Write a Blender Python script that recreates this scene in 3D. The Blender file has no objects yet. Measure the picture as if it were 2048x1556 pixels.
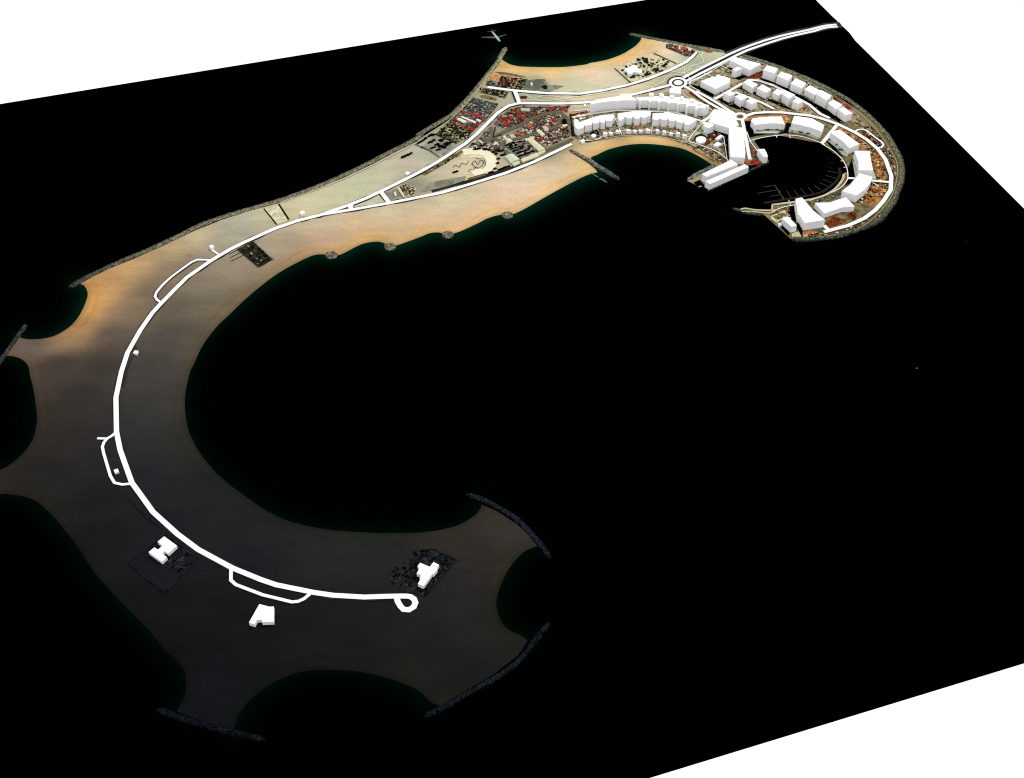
import bpy, bmesh, math, random
import numpy as np
from mathutils import Vector, geometry
random.seed(7); np.random.seed(7)
scn = bpy.context.scene
COL = scn.collection
# ------------------------------------------------------------------ camera and pixel -> place helpers
CH = 1500.0; F = 2476.0; CX, CY = 1024.0, 778.0
PIT = math.atan2(2515.0, F); CP, SP = math.cos(PIT), math.sin(PIT)
S = 2048/300.
CR = dict(A=(900,40,S), B=(1150,40,S), C=(1400,40,S), D=(1550,180,S), E=(1350,160,S), F=(1130,170,S), G=(850,160,S),
          H=(1450,290,S), J=(560,240,6.4), K=(840,280,5.12), L=(400,360,5.12), M=(100,460,5.12), N=(0,600,5.12),
          O=(0,850,5.12), P=(240,1040,5.12), Q=(740,960,5.12), R=(0,1150,3.7926), T=(440,1150,2.9257), X=(0,0,1.0))
def px(c, p):
    ox, oy, s = CR[c]; return (ox+p[0]/s, oy+p[1]/s)
def up(q, z=0.0):                       # image point -> place at height z
    u, v = q[0]-CX, CY-q[1]
    d = (u, F*CP+v*SP, -F*SP+v*CP)
    t = (z-CH)/d[2]
    return (d[0]*t, d[1]*t)
def proj(x, y, z):
    dx, dy, dz = x, y, z-CH
    w = dy*CP-dz*SP; v = dy*SP+dz*CP
    return (CX+F*dx/w, CY-F*v/w)
def height(q, drop):
    lo, hi = 0.0, 200.0
    for _ in range(40):
        m = (lo+hi)/2; X, Y = up(q, m)
        if proj(X, Y, 0)[1]-q[1] < drop: lo = m
        else: hi = m
    return lo
def W(c, pts, z=0.0): return [up(px(c, p), z) for p in pts]
def lin(c):
    return tuple((x/255/12.92 if x/255 <= .04045 else ((x/255+.055)/1.055)**2.4) for x in c)
LIT = 1.56                              # light on open ground, to turn seen colours into base colours
def alb(c):
    return tuple(min(.8, v/LIT) for v in lin(c))
# ------------------------------------------------------------------ materials
def new_mat(name, col=None, attr=False, n1=0.0, s1=.02, n2=0.0, s2=.2, rough=1.0, spec=0.0, stretch=None):
    m = bpy.data.materials.new(name); m.use_nodes = True; nt = m.node_tree; N = nt.nodes; L = nt.links
    b = N['Principled BSDF']; b.inputs['Roughness'].default_value = rough; b.inputs['Specular IOR Level'].default_value = spec
    if attr:
        a = N.new('ShaderNodeAttribute'); a.attribute_name = 'Col'; out = a.outputs['Color']
    else:
        a = N.new('ShaderNodeRGB'); a.outputs[0].default_value = (*col, 1); out = a.outputs[0]
    tc = N.new('ShaderNodeTexCoord')
    for amt, sc in ((n1, s1), (n2, s2)):
        if amt <= 0: continue
        mp = N.new('ShaderNodeMapping'); mp.inputs['Scale'].default_value = stretch or (1, 1, 1)
        mp.inputs['Rotation'].default_value = (0, 0, math.radians(-25))
        L.new(tc.outputs['Object'], mp.inputs[0])
        t = N.new('ShaderNodeTexNoise'); t.inputs['Scale'].default_value = sc; t.inputs['Detail'].default_value = 6
        t.inputs['Roughness'].default_value = .62
        L.new(mp.outputs[0], t.inputs['Vector'])
        r = N.new('ShaderNodeMapRange'); r.inputs[1].default_value = .28; r.inputs[2].default_value = .72
        r.inputs[3].default_value = 1-amt; r.inputs[4].default_value = 1+amt
        L.new(t.outputs['Fac'], r.inputs[0])
        mx = N.new('ShaderNodeVectorMath'); mx.operation = 'SCALE'
        L.new(out, mx.inputs[0]); L.new(r.outputs[0], mx.inputs['Scale']); out = mx.outputs[0]
    if name == 'sand':                      # scattered weed, tyre marks and damp spots
        for sc, lo, hi, k in ((.011, .60, .74, .72), (.06, .62, .74, .68), (.35, .6, .72, .8)):
            mp = N.new('ShaderNodeMapping'); mp.inputs['Scale'].default_value = (1, 1.8, 1); mp.inputs['Rotation'].default_value = (0, 0, math.radians(-30)); L.new(tc.outputs['Object'], mp.inputs[0])
            t = N.new('ShaderNodeTexNoise'); t.inputs['Scale'].default_value = sc; t.inputs['Detail'].default_value = 8; t.inputs['Roughness'].default_value = .7; L.new(mp.outputs[0], t.inputs['Vector'])
            r = N.new('ShaderNodeMapRange'); r.inputs[1].default_value = lo; r.inputs[2].default_value = hi; r.inputs[3].default_value = 1; r.inputs[4].default_value = k; L.new(t.outputs['Fac'], r.inputs[0])
            mx = N.new('ShaderNodeVectorMath'); mx.operation = 'SCALE'; L.new(out, mx.inputs[0]); L.new(r.outputs[0], mx.inputs['Scale']); out = mx.outputs[0]
    L.new(out, b.inputs['Base Color'])
    return m
def patchy(name, cols, scale, seed=0, sharp=False):
    """ground broken into small irregular pieces of the given seen colours"""
    m = bpy.data.materials.new(name); m.use_nodes = True; nt = m.node_tree; N = nt.nodes; L = nt.links
    b = N['Principled BSDF']; b.inputs['Roughness'].default_value = 1; b.inputs['Specular IOR Level'].default_value = 0
    tc = N.new('ShaderNodeTexCoord'); mp = N.new('ShaderNodeMapping'); mp.inputs['Location'].default_value = (seed*37., seed*11., 0)
    mp.inputs['Rotation'].default_value = (0, 0, math.radians(20+seed*13))
    L.new(tc.outputs['Object'], mp.inputs[0])
    nz = N.new('ShaderNodeTexNoise'); nz.inputs['Scale'].default_value = scale*.5; nz.inputs['Detail'].default_value = 5; nz.inputs['Roughness'].default_value = .75
    L.new(mp.outputs[0], nz.inputs['Vector'])
    vo = N.new('ShaderNodeTexVoronoi'); vo.inputs['Scale'].default_value = scale
    L.new(mp.outputs[0], vo.inputs['Vector'])
    sep = N.new('ShaderNodeSeparateColor'); L.new(vo.outputs['Color'], sep.inputs[0])
    mix = N.new('ShaderNodeMath'); mix.operation = 'MULTIPLY_ADD'; mix.inputs[1].default_value = .42 if not sharp else .7
    L.new(sep.outputs[0], mix.inputs[0])
    sc = N.new('ShaderNodeMath'); sc.operation = 'MULTIPLY'; sc.inputs[1].default_value = .58 if not sharp else .3
    L.new(nz.outputs['Fac'], sc.inputs[0]); L.new(sc.outputs[0], mix.inputs[2])
    r = N.new('ShaderNodeValToRGB'); e = r.color_ramp; n = len(cols)
    lo, hi = .18, .82
    e.elements[0].position = lo; e.elements[0].color = (*alb(cols[0]), 1)
    e.elements[1].position = hi; e.elements[1].color = (*alb(cols[-1]), 1)
    for i in range(1, n-1):
        q = e.elements.new(lo+(hi-lo)*i/(n-1)); q.color = (*alb(cols[i]), 1)
    L.new(mix.outputs[0], r.inputs[0]); L.new(r.outputs[0], b.inputs['Base Color'])
    return m
MW = new_mat('white_massing', (.76, .76, .775), n1=.015, s1=.05, rough=.8, spec=.1)
MROAD = new_mat('white_road', (.66, .66, .66), rough=.9)
MPATH = new_mat('pale_path', (.6, .58, .5), n1=.08, s1=.05)
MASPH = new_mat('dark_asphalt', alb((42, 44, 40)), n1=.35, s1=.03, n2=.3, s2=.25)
MSAND = new_mat('sand', attr=True, n1=.13, s1=.014, n2=.16, s2=.16, stretch=(1, 2.6, 1))
MSEA = new_mat('sea_water', attr=True)
MROCK = new_mat('rock', attr=True, n1=.35, s1=.35)
MATTR = new_mat('painted_piece', attr=True, n1=.12, s1=.12)
# ------------------------------------------------------------------ mesh helpers
def link(name, me, mats, parent=None):
    for m in (mats if isinstance(mats, (list, tuple)) else [mats]): me.materials.append(m)
    o = bpy.data.objects.new(name, me); COL.objects.link(o)
    if parent: o.parent = parent
    return o
def tag(o, label=None, cat=None, group=None, kind=None):
    if label: o['label'] = label
    if cat: o['category'] = cat
    if group: o['group'] = group
    if kind: o['kind'] = kind
    return o
def area2(p): return sum(p[i][0]*p[(i+1) % len(p)][1]-p[(i+1) % len(p)][0]*p[i][1] for i in range(len(p)))
def prism(pts, z0, z1, origin=None):
    if area2(pts) < 0: pts = pts[::-1]
    ox, oy = origin or (0, 0)
    n = len(pts)
    v = [(x-ox, y-oy, z0) for x, y in pts]+[(x-ox, y-oy, z1) for x, y in pts]
    f = [tuple(range(n, 2*n)), tuple(range(n-1, -1, -1))]+[(i, (i+1) % n, n+(i+1) % n, n+i) for i in range(n)]
    me = bpy.data.meshes.new('m'); me.from_pydata(v, [], f); me.update(); return me
_z = [0]
def nz():
    _z[0] += 1; return .005*_z[0]
def sheet(name, c, pts, mat, z=.45):
    z += nz(); w = W(c, pts, z); return tag(link(name, prism(w, z-.1, z), mat), kind='structure')
def offset_line(p, w):
    L, R = [], []
    n = len(p)
    closed = (abs(p[0][0]-p[-1][0])+abs(p[0][1]-p[-1][1])) < .01
    for i in range(n):
        a = p[i-1] if i > 0 else (p[-2] if closed else None); b = p[i+1] if i < n-1 else (p[1] if closed else None)
        d1 = Vector((p[i][0]-a[0], p[i][1]-a[1])).normalized() if a else None
        d2 = Vector((b[0]-p[i][0], b[1]-p[i][1])).normalized() if b else None
        if d1 is None: d1 = d2
        if d2 is None: d2 = d1
        t = (d1+d2); t = t.normalized() if t.length > 1e-6 else d1
        k = 1/max(.5, t.dot(d1)); nx, ny = -t.y*k, t.x*k
        ww = w[i] if isinstance(w, (list, tuple)) else w
        L.append((p[i][0]+nx*ww/2, p[i][1]+ny*ww/2)); R.append((p[i][0]-nx*ww/2, p[i][1]-ny*ww/2))
    return L, R
def ribbon_mesh(p, w, z0, z1):
    L, R = offset_line(p, w); n = len(p); v = []
    for i in range(n):
        v += [(L[i][0], L[i][1], z1), (R[i][0], R[i][1], z1), (L[i][0], L[i][1], z0), (R[i][0], R[i][1], z0)]
    f = []
    for i in range(n-1):
        a, b = 4*i, 4*i+4
        f += [(a+1, b+1, b, a), (a, b, b+2, a+2), (a+1, a+3, b+3, b+1)]
    f += [(0, 2, 3, 1), (4*n-4, 4*n-3, 4*n-1, 4*n-2)]
    me = bpy.data.meshes.new('m'); me.from_pydata(v, [], f); me.update(); return me
def smooth(p, k=4):
    if k < 2: return p
    out = []
    n = len(p)
    for i in range(n-1):
        p0, p1, p2, p3 = p[max(i-1, 0)], p[i], p[i+1], p[min(i+2, n-1)]
        for j in range(k):
            t = j/k
            out.append(tuple(.5*((2*p1[a])+(-p0[a]+p2[a])*t+(2*p0[a]-5*p1[a]+4*p2[a]-p3[a])*t*t+(-p0[a]+3*p1[a]-3*p2[a]+p3[a])*t**3) for a in (0, 1)))
    out.append(p[-1]); return out
SEGS = []
def road(c, w, pts, bed=3.0, name='road', mat=None, k=1, z=1.25, th=.35, wob=1.0):
    z += nz()
    p = smooth(W(c, pts, z), k)
    o = tag(link(name, ribbon_mesh(p, w, z-th, z), mat or MROAD), kind='structure')
    if name != 'kerb_line': SEGS.extend((p[i], p[i+1], w/2+2.2) for i in range(len(p)-1))
    if bed > 0:
        q = []
        for i in range(len(p)-1):
            d = math.dist(p[i], p[i+1]); m = max(1, int(d/14))
            for j in range(m): q.append((p[i][0]+(p[i+1][0]-p[i][0])*j/m, p[i][1]+(p[i+1][1]-p[i][1])*j/m))
        q.append(p[-1])
        ww = [w+bed*(1+random.uniform(-1, 1)*wob) for _ in q]
        q = [(a+random.uniform(-.8, .8)*wob, b+random.uniform(-.8, .8)*wob) for a, b in q]
        zz = .72+nz(); tag(link('road_bed', ribbon_mesh(q, ww, zz-.1, zz), MASPH), kind='structure')
    return o
def path(c, w, pts, k=1, mat=None, z=1.1, name='path'): return road(c, w, pts, 0, name, mat or MROAD, k, z, .2)
# ------------------------------------------------------------------ island outline (b = beach, r = rock or quay edge)
OUT = [('b','A',[(700,540),(760,575),(830,610),(950,635),(1100,642),(1280,646),(1450,645),(1600,640),(1850,610)]),
 ('b','B',[(200,590),(330,568),(450,540),(570,500),(680,450),(760,400),(820,360),(870,310),(900,270),(915,240)]),
 ('r','B',[(1050,262),(1300,310),(1700,385),(2040,445)]),
 ('r','C',[(350,450),(600,500),(900,595),(1200,710),(1500,835),(1750,960),(2048,1160)]),
 ('r','D',[(1200,310),(1380,480),(1530,660),(1620,820),(1685,960),(1710,1100),(1695,1250),(1650,1390),(1580,1536)]),
 ('r','H',[(2150,950),(2030,1050),(1880,1120),(1680,1195),(1480,1245),(1290,1270),(1100,1285),(900,1285),(820,1215),(640,1050),(540,960),
           (430,935),(215,905),(190,885),(280,855),(400,875),(625,882),(640,812),(760,795),(950,765),(1200,725),(1350,680),(1500,590),(1580,500),(1625,390)]),
 ('r','D',[(988,1150),(975,1060),(915,950),(800,835),(620,730),(400,655),(200,620),(0,615)]),
 ('r','E',[(1300,770),(1100,812),(1085,840),(1160,940),(1250,1020),(1282,1130),(1200,1165),(1000,1255),(700,1400),(560,1470),(440,1530),(300,1440),(165,1375),(300,1270),(518,1173)]),
 ('b','F',[(2020,1105),(1950,1050),(1800,960),(1600,870),(1350,825),(1100,805),(850,820),(600,880),(450,950),(350,1010)]),
 ('r','F',[(440,1190)]),
 ('b','K',[(1820,330),(1700,365),(1500,465),(1300,575),(1100,690),(980,750),(895,775),(820,768),(700,800),(600,850),(450,920),(370,950),(280,975),(200,948),(100,955),(0,995)]),
 ('b','L',[(2010,672),(1945,680),(1880,645),(1800,632),(1650,660),(1450,760),(1345,775),(1270,762),(1150,775),(950,870),(750,990),(500,1190),(300,1380)]),
 ('b','M',[(1700,1000),(1560,1190),(1470,1380)]),
 ('b','N',[(1945,740),(1900,950),(1893,1100),(1920,1300)]),
 ('b','X',[(386,882),(400,906.6),(425,938),(455,966),(490,992),(535,1023),(590,1046),(660,1060),(740,1065.5)]),
 ('b','Q',[(300,545),(500,540),(700,515),(900,465),(1050,380),(1130,300),(1150,255)]),
 ('r','Q',[(1290,315),(1500,450),(1620,560),(1715,680)]),
 ('b','Q',[(1650,700),(1550,760),(1430,900),(1350,1050),(1300,1200),(1295,1300),(1330,1420),(1410,1530)]),
 ('b','T',[(1800,385)]),
 ('r','T',[(1745,470),(1590,590),(1430,680),(1290,765)]),
 ('b','T',[(1240,750),(1150,670),(1000,610),(850,572),(680,555),(520,560),(400,590),(280,650),(180,730),(110,820),(80,900)]),
 ('r','R',[(1765,1170),(1600,1140),(1340,1035)]),
 ('b','R',[(1380,970),(1410,870),(1400,740),(1350,660),(1250,570),(1130,420),(950,240)]),
 ('b','O',[(960,1500),(820,1280),(600,1000),(400,800),(250,735),(100,712),(0,710),(-400,760)]),
 ('r','O',[(-1000,900),(-900,500)]),
 ('b','O',[(-300,520),(0,460),(200,330),(330,160)]),
 ('b','N',[(370,1300),(380,1200),(350,950),(310,780),(290,680),(240,620),(150,580),(50,570)]),
 ('r','N',[(45,560),(160,380)]),
 ('b','N',[(190,378),(240,395),(330,405),(480,390),(600,350),(720,270),(800,180),(860,70)]),
 ('b','M',[(385,680),(380,620),(350,570),(318,548)]),
 ('r','M',[(420,490),(600,400),(850,300),(1100,190),(1300,95),(1500,0)]),
 ('r','L',[(250,400),(500,320),(800,240),(1000,165)]),
 ('r','J',[(400,905),(800,750),(1200,560),(1500,400),(1750,280)]),
 ('r','G',[(0,760),(300,570),(500,400),(650,240)]),
 ('r','A',[(450,860),(580,660),(660,570)])]
pix, kind = [], []
for k_, c_, ps in OUT:
    for p_ in ps: pix.append(px(c_, p_)); kind.append(k_)
# densify the outline in image space with a gentle spline
def catmull(P, K, m=4):
    n = len(P); out, ko = [], []
    for i in range(n):
        p0, p1, p2, p3 = P[i-1], P[i], P[(i+1) % n], P[(i+2) % n]
        b = K[i] == 'b' and K[(i+1) % n] == 'b'
        mm = m if b else 1
        for j in range(mm):
            t = j/mm
            out.append(tuple(.5*((2*p1[a])+(-p0[a]+p2[a])*t+(2*p0[a]-5*p1[a]+4*p2[a]-p3[a])*t*t+(-p0[a]+3*p1[a]-3*p2[a]+p3[a])*t**3) for a in (0, 1)) if b else p1)
            ko.append('b' if (K[i] == 'b' and (K[(i+1) % n] == 'b')) else 'r')
    return out, ko
pix, kind = catmull(pix, kind)
RIM = [up(p) for p in pix]
RIMA = np.array(RIM)
def seg_dist(P, A, B):
    d = B-A; l2 = (d**2).sum(1)+1e-9
    best = np.full(len(P), 1e9)
    for a, dd, l in zip(A, d, l2):
        t = np.clip(((P-a)@dd)/l, 0, 1); q = P-(a+t[:, None]*dd)
        best = np.minimum(best, (q**2).sum(1))
    return np.sqrt(best)
nb = len(RIM); idx = [i for i in range(nb) if kind[i] == 'b']
BA = RIMA[idx]; BB = RIMA[[(i+1) % nb for i in idx]]
RB = np.roll(RIMA, -1, 0)
def inside(P, poly):
    x, y = P[:, 0], P[:, 1]; r = np.zeros(len(P), bool); n = len(poly)
    for i in range(n):
        x1, y1 = poly[i]; x2, y2 = poly[(i+1) % n]
        if y1 == y2: continue
        c = ((y1 > y) != (y2 > y)) & (x < (x2-x1)*(y-y1)/(y2-y1)+x1); r ^= c
    return r
# seen ground colours sampled round the island
CTL = [(1030,140,235,195,140),(1100,150,240,205,150),(1180,150,245,215,180),(1250,120,235,200,150),(1290,90,225,190,140),(1330,100,245,215,180),
(1150,172,205,210,180),(1070,170,150,155,130),(1230,165,215,215,185),(1340,122,215,215,185),(1395,125,175,182,150),(1350,150,185,185,150),(1430,107,205,205,175),
(1160,196,235,215,180),(1260,180,235,215,180),(1060,200,180,180,150),(1010,195,190,185,155),(985,150,200,165,110),(960,200,165,160,125),
(880,300,165,165,145),(840,330,190,185,165),(800,330,205,185,170),(740,360,190,190,160),(680,390,205,200,165),(620,410,215,205,170),(520,430,200,190,160),
(480,450,175,175,155),(440,480,170,165,145),(400,480,205,185,150),(350,500,190,165,125),(290,530,200,165,120),(250,545,200,160,110),(220,560,190,145,95),
(210,600,225,170,110),(190,620,215,165,105),(165,660,190,145,100),(130,680,165,135,105),(60,690,105,95,88),(330,540,140,122,100),(380,530,130,118,100),
(300,580,115,100,85),(245,620,130,112,92),(220,670,90,80,72),(350,620,100,92,80),(430,560,140,128,108),(470,540,155,140,118),(420,610,112,103,88),
(390,680,88,82,72),(330,680,80,74,68),(300,730,68,63,60),(200,730,62,56,52),(120,730,66,58,52),(150,800,54,48,44),(320,800,62,60,56),(260,850,52,51,49),
(120,880,48,43,39),(200,900,42,40,38),(340,900,46,46,42),(280,960,36,38,40),(100,950,38,36,33),(200,1000,30,30,29),(380,980,36,37,34),(330,1050,30,32,35),
(450,1050,34,36,36),(550,1080,36,37,36),(200,1080,28,27,26),(300,1200,24,24,25),(500,1120,30,31,34),(450,1220,24,24,25),(650,1110,40,40,38),(620,1250,27,27,28),
(750,1100,38,40,38),(760,1230,31,31,33),(900,1080,50,46,41),(1000,1060,56,51,45),(960,1130,46,42,38),(900,1200,38,37,36),(960,1260,36,36,32),(850,1300,31,31,28),
(940,1350,29,28,26),(700,1300,27,27,25),(500,1330,22,23,24),(420,1380,22,23,26),(380,1430,20,22,25),(350,1300,22,21,21),
(1120,340,220,200,170),(1160,330,225,195,145),(1100,380,240,205,160),(1020,380,235,205,180),(1000,400,225,195,160),(900,400,215,205,170),(930,440,225,190,150),
(860,440,220,190,155),(840,470,215,180,135),(780,420,220,200,165),(720,450,220,185,150),(740,475,205,170,120),(640,470,200,170,140),(680,500,195,160,120),
(600,500,170,145,120),(560,540,150,130,108),(540,500,170,155,130),(560,480,175,158,135),(520,590,120,105,85),(470,600,115,103,85),(640,445,205,190,160),(640,400,206,206,170),(720,375,202,205,170),(780,340,200,200,166),(840,300,185,188,160),(590,425,208,200,162),(950,350,225,208,170),(1050,350,232,212,178),
(930,330,235,220,185),(880,350,200,190,160),(1000,290,135,130,110),(1060,240,120,115,95),(980,320,190,180,155),(1090,300,140,130,105),(760,400,195,200,170),(830,370,140,135,110),
(1200,290,230,195,145),(1300,280,235,200,150),(1400,305,215,180,130),(1200,255,110,100,75),(1300,215,130,115,90),(1400,250,140,110,75),(1450,200,140,125,95),
(1500,190,110,105,82),(1600,170,110,104,80),(1650,220,125,110,80),(1720,240,150,130,90),(1770,300,120,95,60),(1730,300,150,115,70),(1760,350,140,95,55),
(1700,400,120,85,50),(1620,460,110,80,50),(1560,440,150,140,105),(1520,300,120,118,100),(1440,320,150,130,100),(1470,150,215,205,165)]
CXY = np.array([up((c[0], c[1])) for c in CTL]); CC = np.array([alb(c[2:]) for c in CTL])
def base_col(P):
    d2 = ((P[:, None, :]-CXY[None])**2).sum(2)+700.
    w = d2**-1.65
    # blend in log space so the fall from pale to dark sand keeps its shape
    return np.exp((w[:, :, None]*np.log(CC)[None]).sum(1)/w.sum(1)[:, None])
def set_col(me, cols):
    a = me.attributes.new('Col', 'FLOAT_COLOR', 'POINT')
    c = np.ones((len(me.vertices), 4), np.float32); c[:, :3] = cols; a.data.foreach_set('color', c.ravel())
def cdt(points, edges):
    r = geometry.delaunay_2d_cdt([Vector(p) for p in points], edges, [], 0, 1e-4)
    return r[0], r[2]
# island
mn, mx = RIMA.min(0), RIMA.max(0)
def jgrid(step, x0, y0, x1, y1):
    gx, gy = np.meshgrid(np.arange(x0, x1, step), np.arange(y0, y1, step))
    P = np.stack([gx.ravel(), gy.ravel()], 1); return P+np.random.uniform(-.25, .25, P.shape)*step
fine = jgrid(5.0, mn[0], mn[1], mx[0], mx[1]); fine = fine[inside(fine, RIM)]
dr = seg_dist(fine, RIMA, RB); coarse_keep = (dr > 32) & (np.random.rand(len(fine)) < .22)
pts = fine[((dr > 1.5) & (dr <= 32)) | coarse_keep]
vs, fs = cdt(list(map(tuple, RIM))+list(map(tuple, pts)), [(i, (i+1) % nb) for i in range(nb)])
V = np.array([tuple(v) for v in vs]); cen = np.array([V[list(f)].mean(0) for f in fs]); ins = inside(cen, RIM)
me = bpy.data.meshes.new('island'); me.from_pydata([(a, b, .3) for a, b in V], [], [tuple(f) for f, k in zip(fs, ins) if k]); me.update()
cb = base_col(V); db = seg_dist(V, BA, BB)
def ramp(d, a, b): return np.clip((d-a)/(b-a), 0, 1)[:, None]
cb = cb*(1+(1-np.clip(cb.mean(1)/.05, 0, 1))[:, None]*np.array([-.05, .01, .07])[None]); wetc = cb*np.array([.80, .75, .64]); lb = np.clip(cb.mean(1)/.16, 0, 1)[:, None]; warm = cb*(np.array([1.02, .97, .90])*(1-lb)+np.array([1.06, .97, .76])*lb)
wob = (np.sin(V[:, 0]*.05)+np.sin(V[:, 1]*.043+1.3))*2.5
cols = wetc+(warm-wetc)*ramp(db+wob*.3, 3, 9)
line = np.exp(-((db+wob-17)/3.0)**2)[:, None]
cols = cols*(1-.13*line)
cols = cols+(cb-cols)*ramp(db+wob*2, 14, 36)
set_col(me, cols)
if me.polygons[0].normal.z < 0: me.flip_normals()
tag(link('ground', me, MSAND), kind='structure')
# sea sheet with its shallow green margin
SEA = [up(p) for p in [(-900,353),(0,208),(1010,43.5),(1290,0),(1585,-48),(1632,0),(1662,30),(1699,65.4),(1710.8,81.5),(1810.7,180),(2048,417),(2750,1112),(1300,1556),(-600,2137)]]
sf = jgrid(6.0, mn[0]-80, mn[1]-80, mx[0]+80, mx[1]+80); ds = seg_dist(sf, BA, BB); sf = sf[(ds < 75)]
sg = jgrid(90.0, -2500, 0, 3500, 5000)
SA = np.array(SEA); allp = np.concatenate([sf, sg]); allp = allp[inside(allp, SEA)]
allp = allp[seg_dist(allp, SA, np.roll(SA, -1, 0)) > 3]
vs, fs = cdt(SEA+list(map(tuple, allp)), [(i, (i+1) % len(SEA)) for i in range(len(SEA))])
V = np.array([tuple(v) for v in vs]); cen = np.array([V[list(f)].mean(0) for f in fs]); ins = inside(cen, SEA)
me = bpy.data.meshes.new('sea'); me.from_pydata([(a, b, 0) for a, b in V], [], [tuple(f) for f, k in zip(fs, ins) if k]); me.update()
d = seg_dist(V, BA, BB); lum = np.clip(base_col(V).mean(1)/.3, .15, 1.0)
g = 1.15*np.exp(-np.maximum(d-2, 0)/16.)*lum*np.clip((78-d)/40, 0, 1)
cols = np.array([.0001, .00012, .00013])[None]+g[:, None]*np.array([.0004, .0112, .0056])[None]
set_col(me, cols)
if me.polygons[0].normal.z < 0: me.flip_normals()
tag(link('sea', me, MSEA), kind='structure')
# ------------------------------------------------------------------ breakwaters: heaped rocks
def rocks(c, pts, w, cs, label, hh=3.0, k=4, head=False, sea=0, group='rock breakwaters round the island', name='breakwater', cat='breakwater'):
    p = smooth(W(c, pts, 0), k)
    q = []
    for i in range(len(p)-1):
        dd = math.dist(p[i], p[i+1]); m = max(1, int(dd/1.6))
        for j in range(m): q.append((p[i][0]+(p[i+1][0]-p[i][0])*j/m, p[i][1]+(p[i+1][1]-p[i][1])*j/m))
    q.append(p[-1]); n = len(q)
    nw = max(5, int(w/1.6)); L, R = offset_line(q, 1.0)
    v, col = [], []
    for i in range(n):
        e = min(1, i/4, (n-1-i)/4); wid = w*(.45+.55*e)*(1+.05*math.sin(i*.13)+random.uniform(-.07, .07))
        if head: wid = w*math.sqrt(max(.02, 1-(2*i/(n-1)-1)**2))
        t = i/max(1, n-1)*(len(cs)-1); a = min(int(t), len(cs)-2) if len(cs) > 1 else 0
        bc = [cs[a][z]+(cs[min(a+1, len(cs)-1)][z]-cs[a][z])*(t-a) for z in range(3)]; bc = alb(bc)
        for j in range(nw+1):
            s = j/nw-.5; x = q[i][0]+(L[i][0]-R[i][0])*s*wid; y = q[i][1]+(L[i][1]-R[i][1])*s*wid
            z = hh*max(0, 1-(2*s)**2)**.7*(.45+.6*random.random()) if 0 < j < nw and 0 < i < n-1 else -.3
            v.append((x+random.uniform(-.8, .8), y+random.uniform(-.8, .8), z+.35))
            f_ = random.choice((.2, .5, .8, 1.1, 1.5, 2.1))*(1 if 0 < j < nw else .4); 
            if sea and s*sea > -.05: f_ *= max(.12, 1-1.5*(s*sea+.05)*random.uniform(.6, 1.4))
            col.append([f_*u for u in bc])
    f = [(i*(nw+1)+j, i*(nw+1)+j+1, (i+1)*(nw+1)+j+1, (i+1)*(nw+1)+j) for i in range(n-1) for j in range(nw)]
    me = bpy.data.meshes.new('m'); me.from_pydata(v, [], f); me.update()
    if me.polygons[len(f)//2].normal.z < 0: me.flip_normals()
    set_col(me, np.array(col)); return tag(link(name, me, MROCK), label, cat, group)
rocks('X', [px('A', p) for p in [(760,375),(700,480),(640,590),(560,690),(470,800),(390,900),(300,1010),(200,1120),(90,1230),(0,1310)]]+[px('G',(-60,730))]+[px('J', p) for p in [(1800,205),(1650,290),(1450,390),(1200,520),(900,670),(500,845),(150,975)]]+
      [px('L', p) for p in [(800,215),(500,300),(250,375),(0,465)]]+[px('M', p) for p in [(1300,70),(1100,165),(850,270),(700,335),(500,425),(330,510),(200,590)]],
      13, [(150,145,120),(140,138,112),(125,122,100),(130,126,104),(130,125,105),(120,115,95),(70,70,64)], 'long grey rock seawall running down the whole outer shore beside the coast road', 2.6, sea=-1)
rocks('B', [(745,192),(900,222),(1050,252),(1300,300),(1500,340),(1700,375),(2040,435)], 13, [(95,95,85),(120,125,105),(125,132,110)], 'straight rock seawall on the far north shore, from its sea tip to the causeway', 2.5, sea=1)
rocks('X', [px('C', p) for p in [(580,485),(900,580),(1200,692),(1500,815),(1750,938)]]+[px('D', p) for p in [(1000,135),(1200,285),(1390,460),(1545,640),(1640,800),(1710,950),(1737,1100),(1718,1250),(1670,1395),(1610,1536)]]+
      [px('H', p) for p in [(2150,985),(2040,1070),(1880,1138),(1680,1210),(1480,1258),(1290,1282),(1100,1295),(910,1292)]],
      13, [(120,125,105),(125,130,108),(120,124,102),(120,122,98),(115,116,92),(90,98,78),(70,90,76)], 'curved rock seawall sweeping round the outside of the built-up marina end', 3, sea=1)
rocks('F', [(70,890),(200,965),(330,1030),(450,1110),(600,1200),(740,1290)], 12, [(110,112,98),(120,125,112),(70,72,66)], 'short diagonal rock groyne between the cove beach and the long south beach', 3)
rocks('E', [(175,1372),(290,1290),(430,1220),(560,1155)], 10, [(110,128,120),(120,130,118)], 'rock edge on the cove side of the pier with two long white blocks', 2.5)
rocks('E', [(440,1520),(560,1465),(700,1395),(860,1320),(1010,1245),(1150,1180),(1280,1120)], 6, [(70,82,70),(60,72,62),(50,58,50)], 'thin rock quay edge below the two long white pier blocks', 2)
rocks('H', [(100,868),(190,890),(300,925),(420,942),(520,955)], 9, [(60,72,66),(62,76,66)], 'dark rock tip of the curved marina jetty', 2.5)
rocks('Q', [(985,148),(1100,180),(1300,275),(1500,400),(1650,550),(1760,680),(1845,800)], 9.5, [(26,30,36),(31,36,43),(33,38,45),(26,29,34)], 'dark curved rock arm above the turning loop at the near end of the road', 3, name='breakwater')
rocks('T', [(1925,280),(1830,400),(1750,500),(1600,610),(1450,690),(1350,750),(1195,830)], 9, [(24,28,34),(25,29,35),(21,25,30)], 'dark curved rock arm at the nearest right corner of the island', 3)
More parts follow.
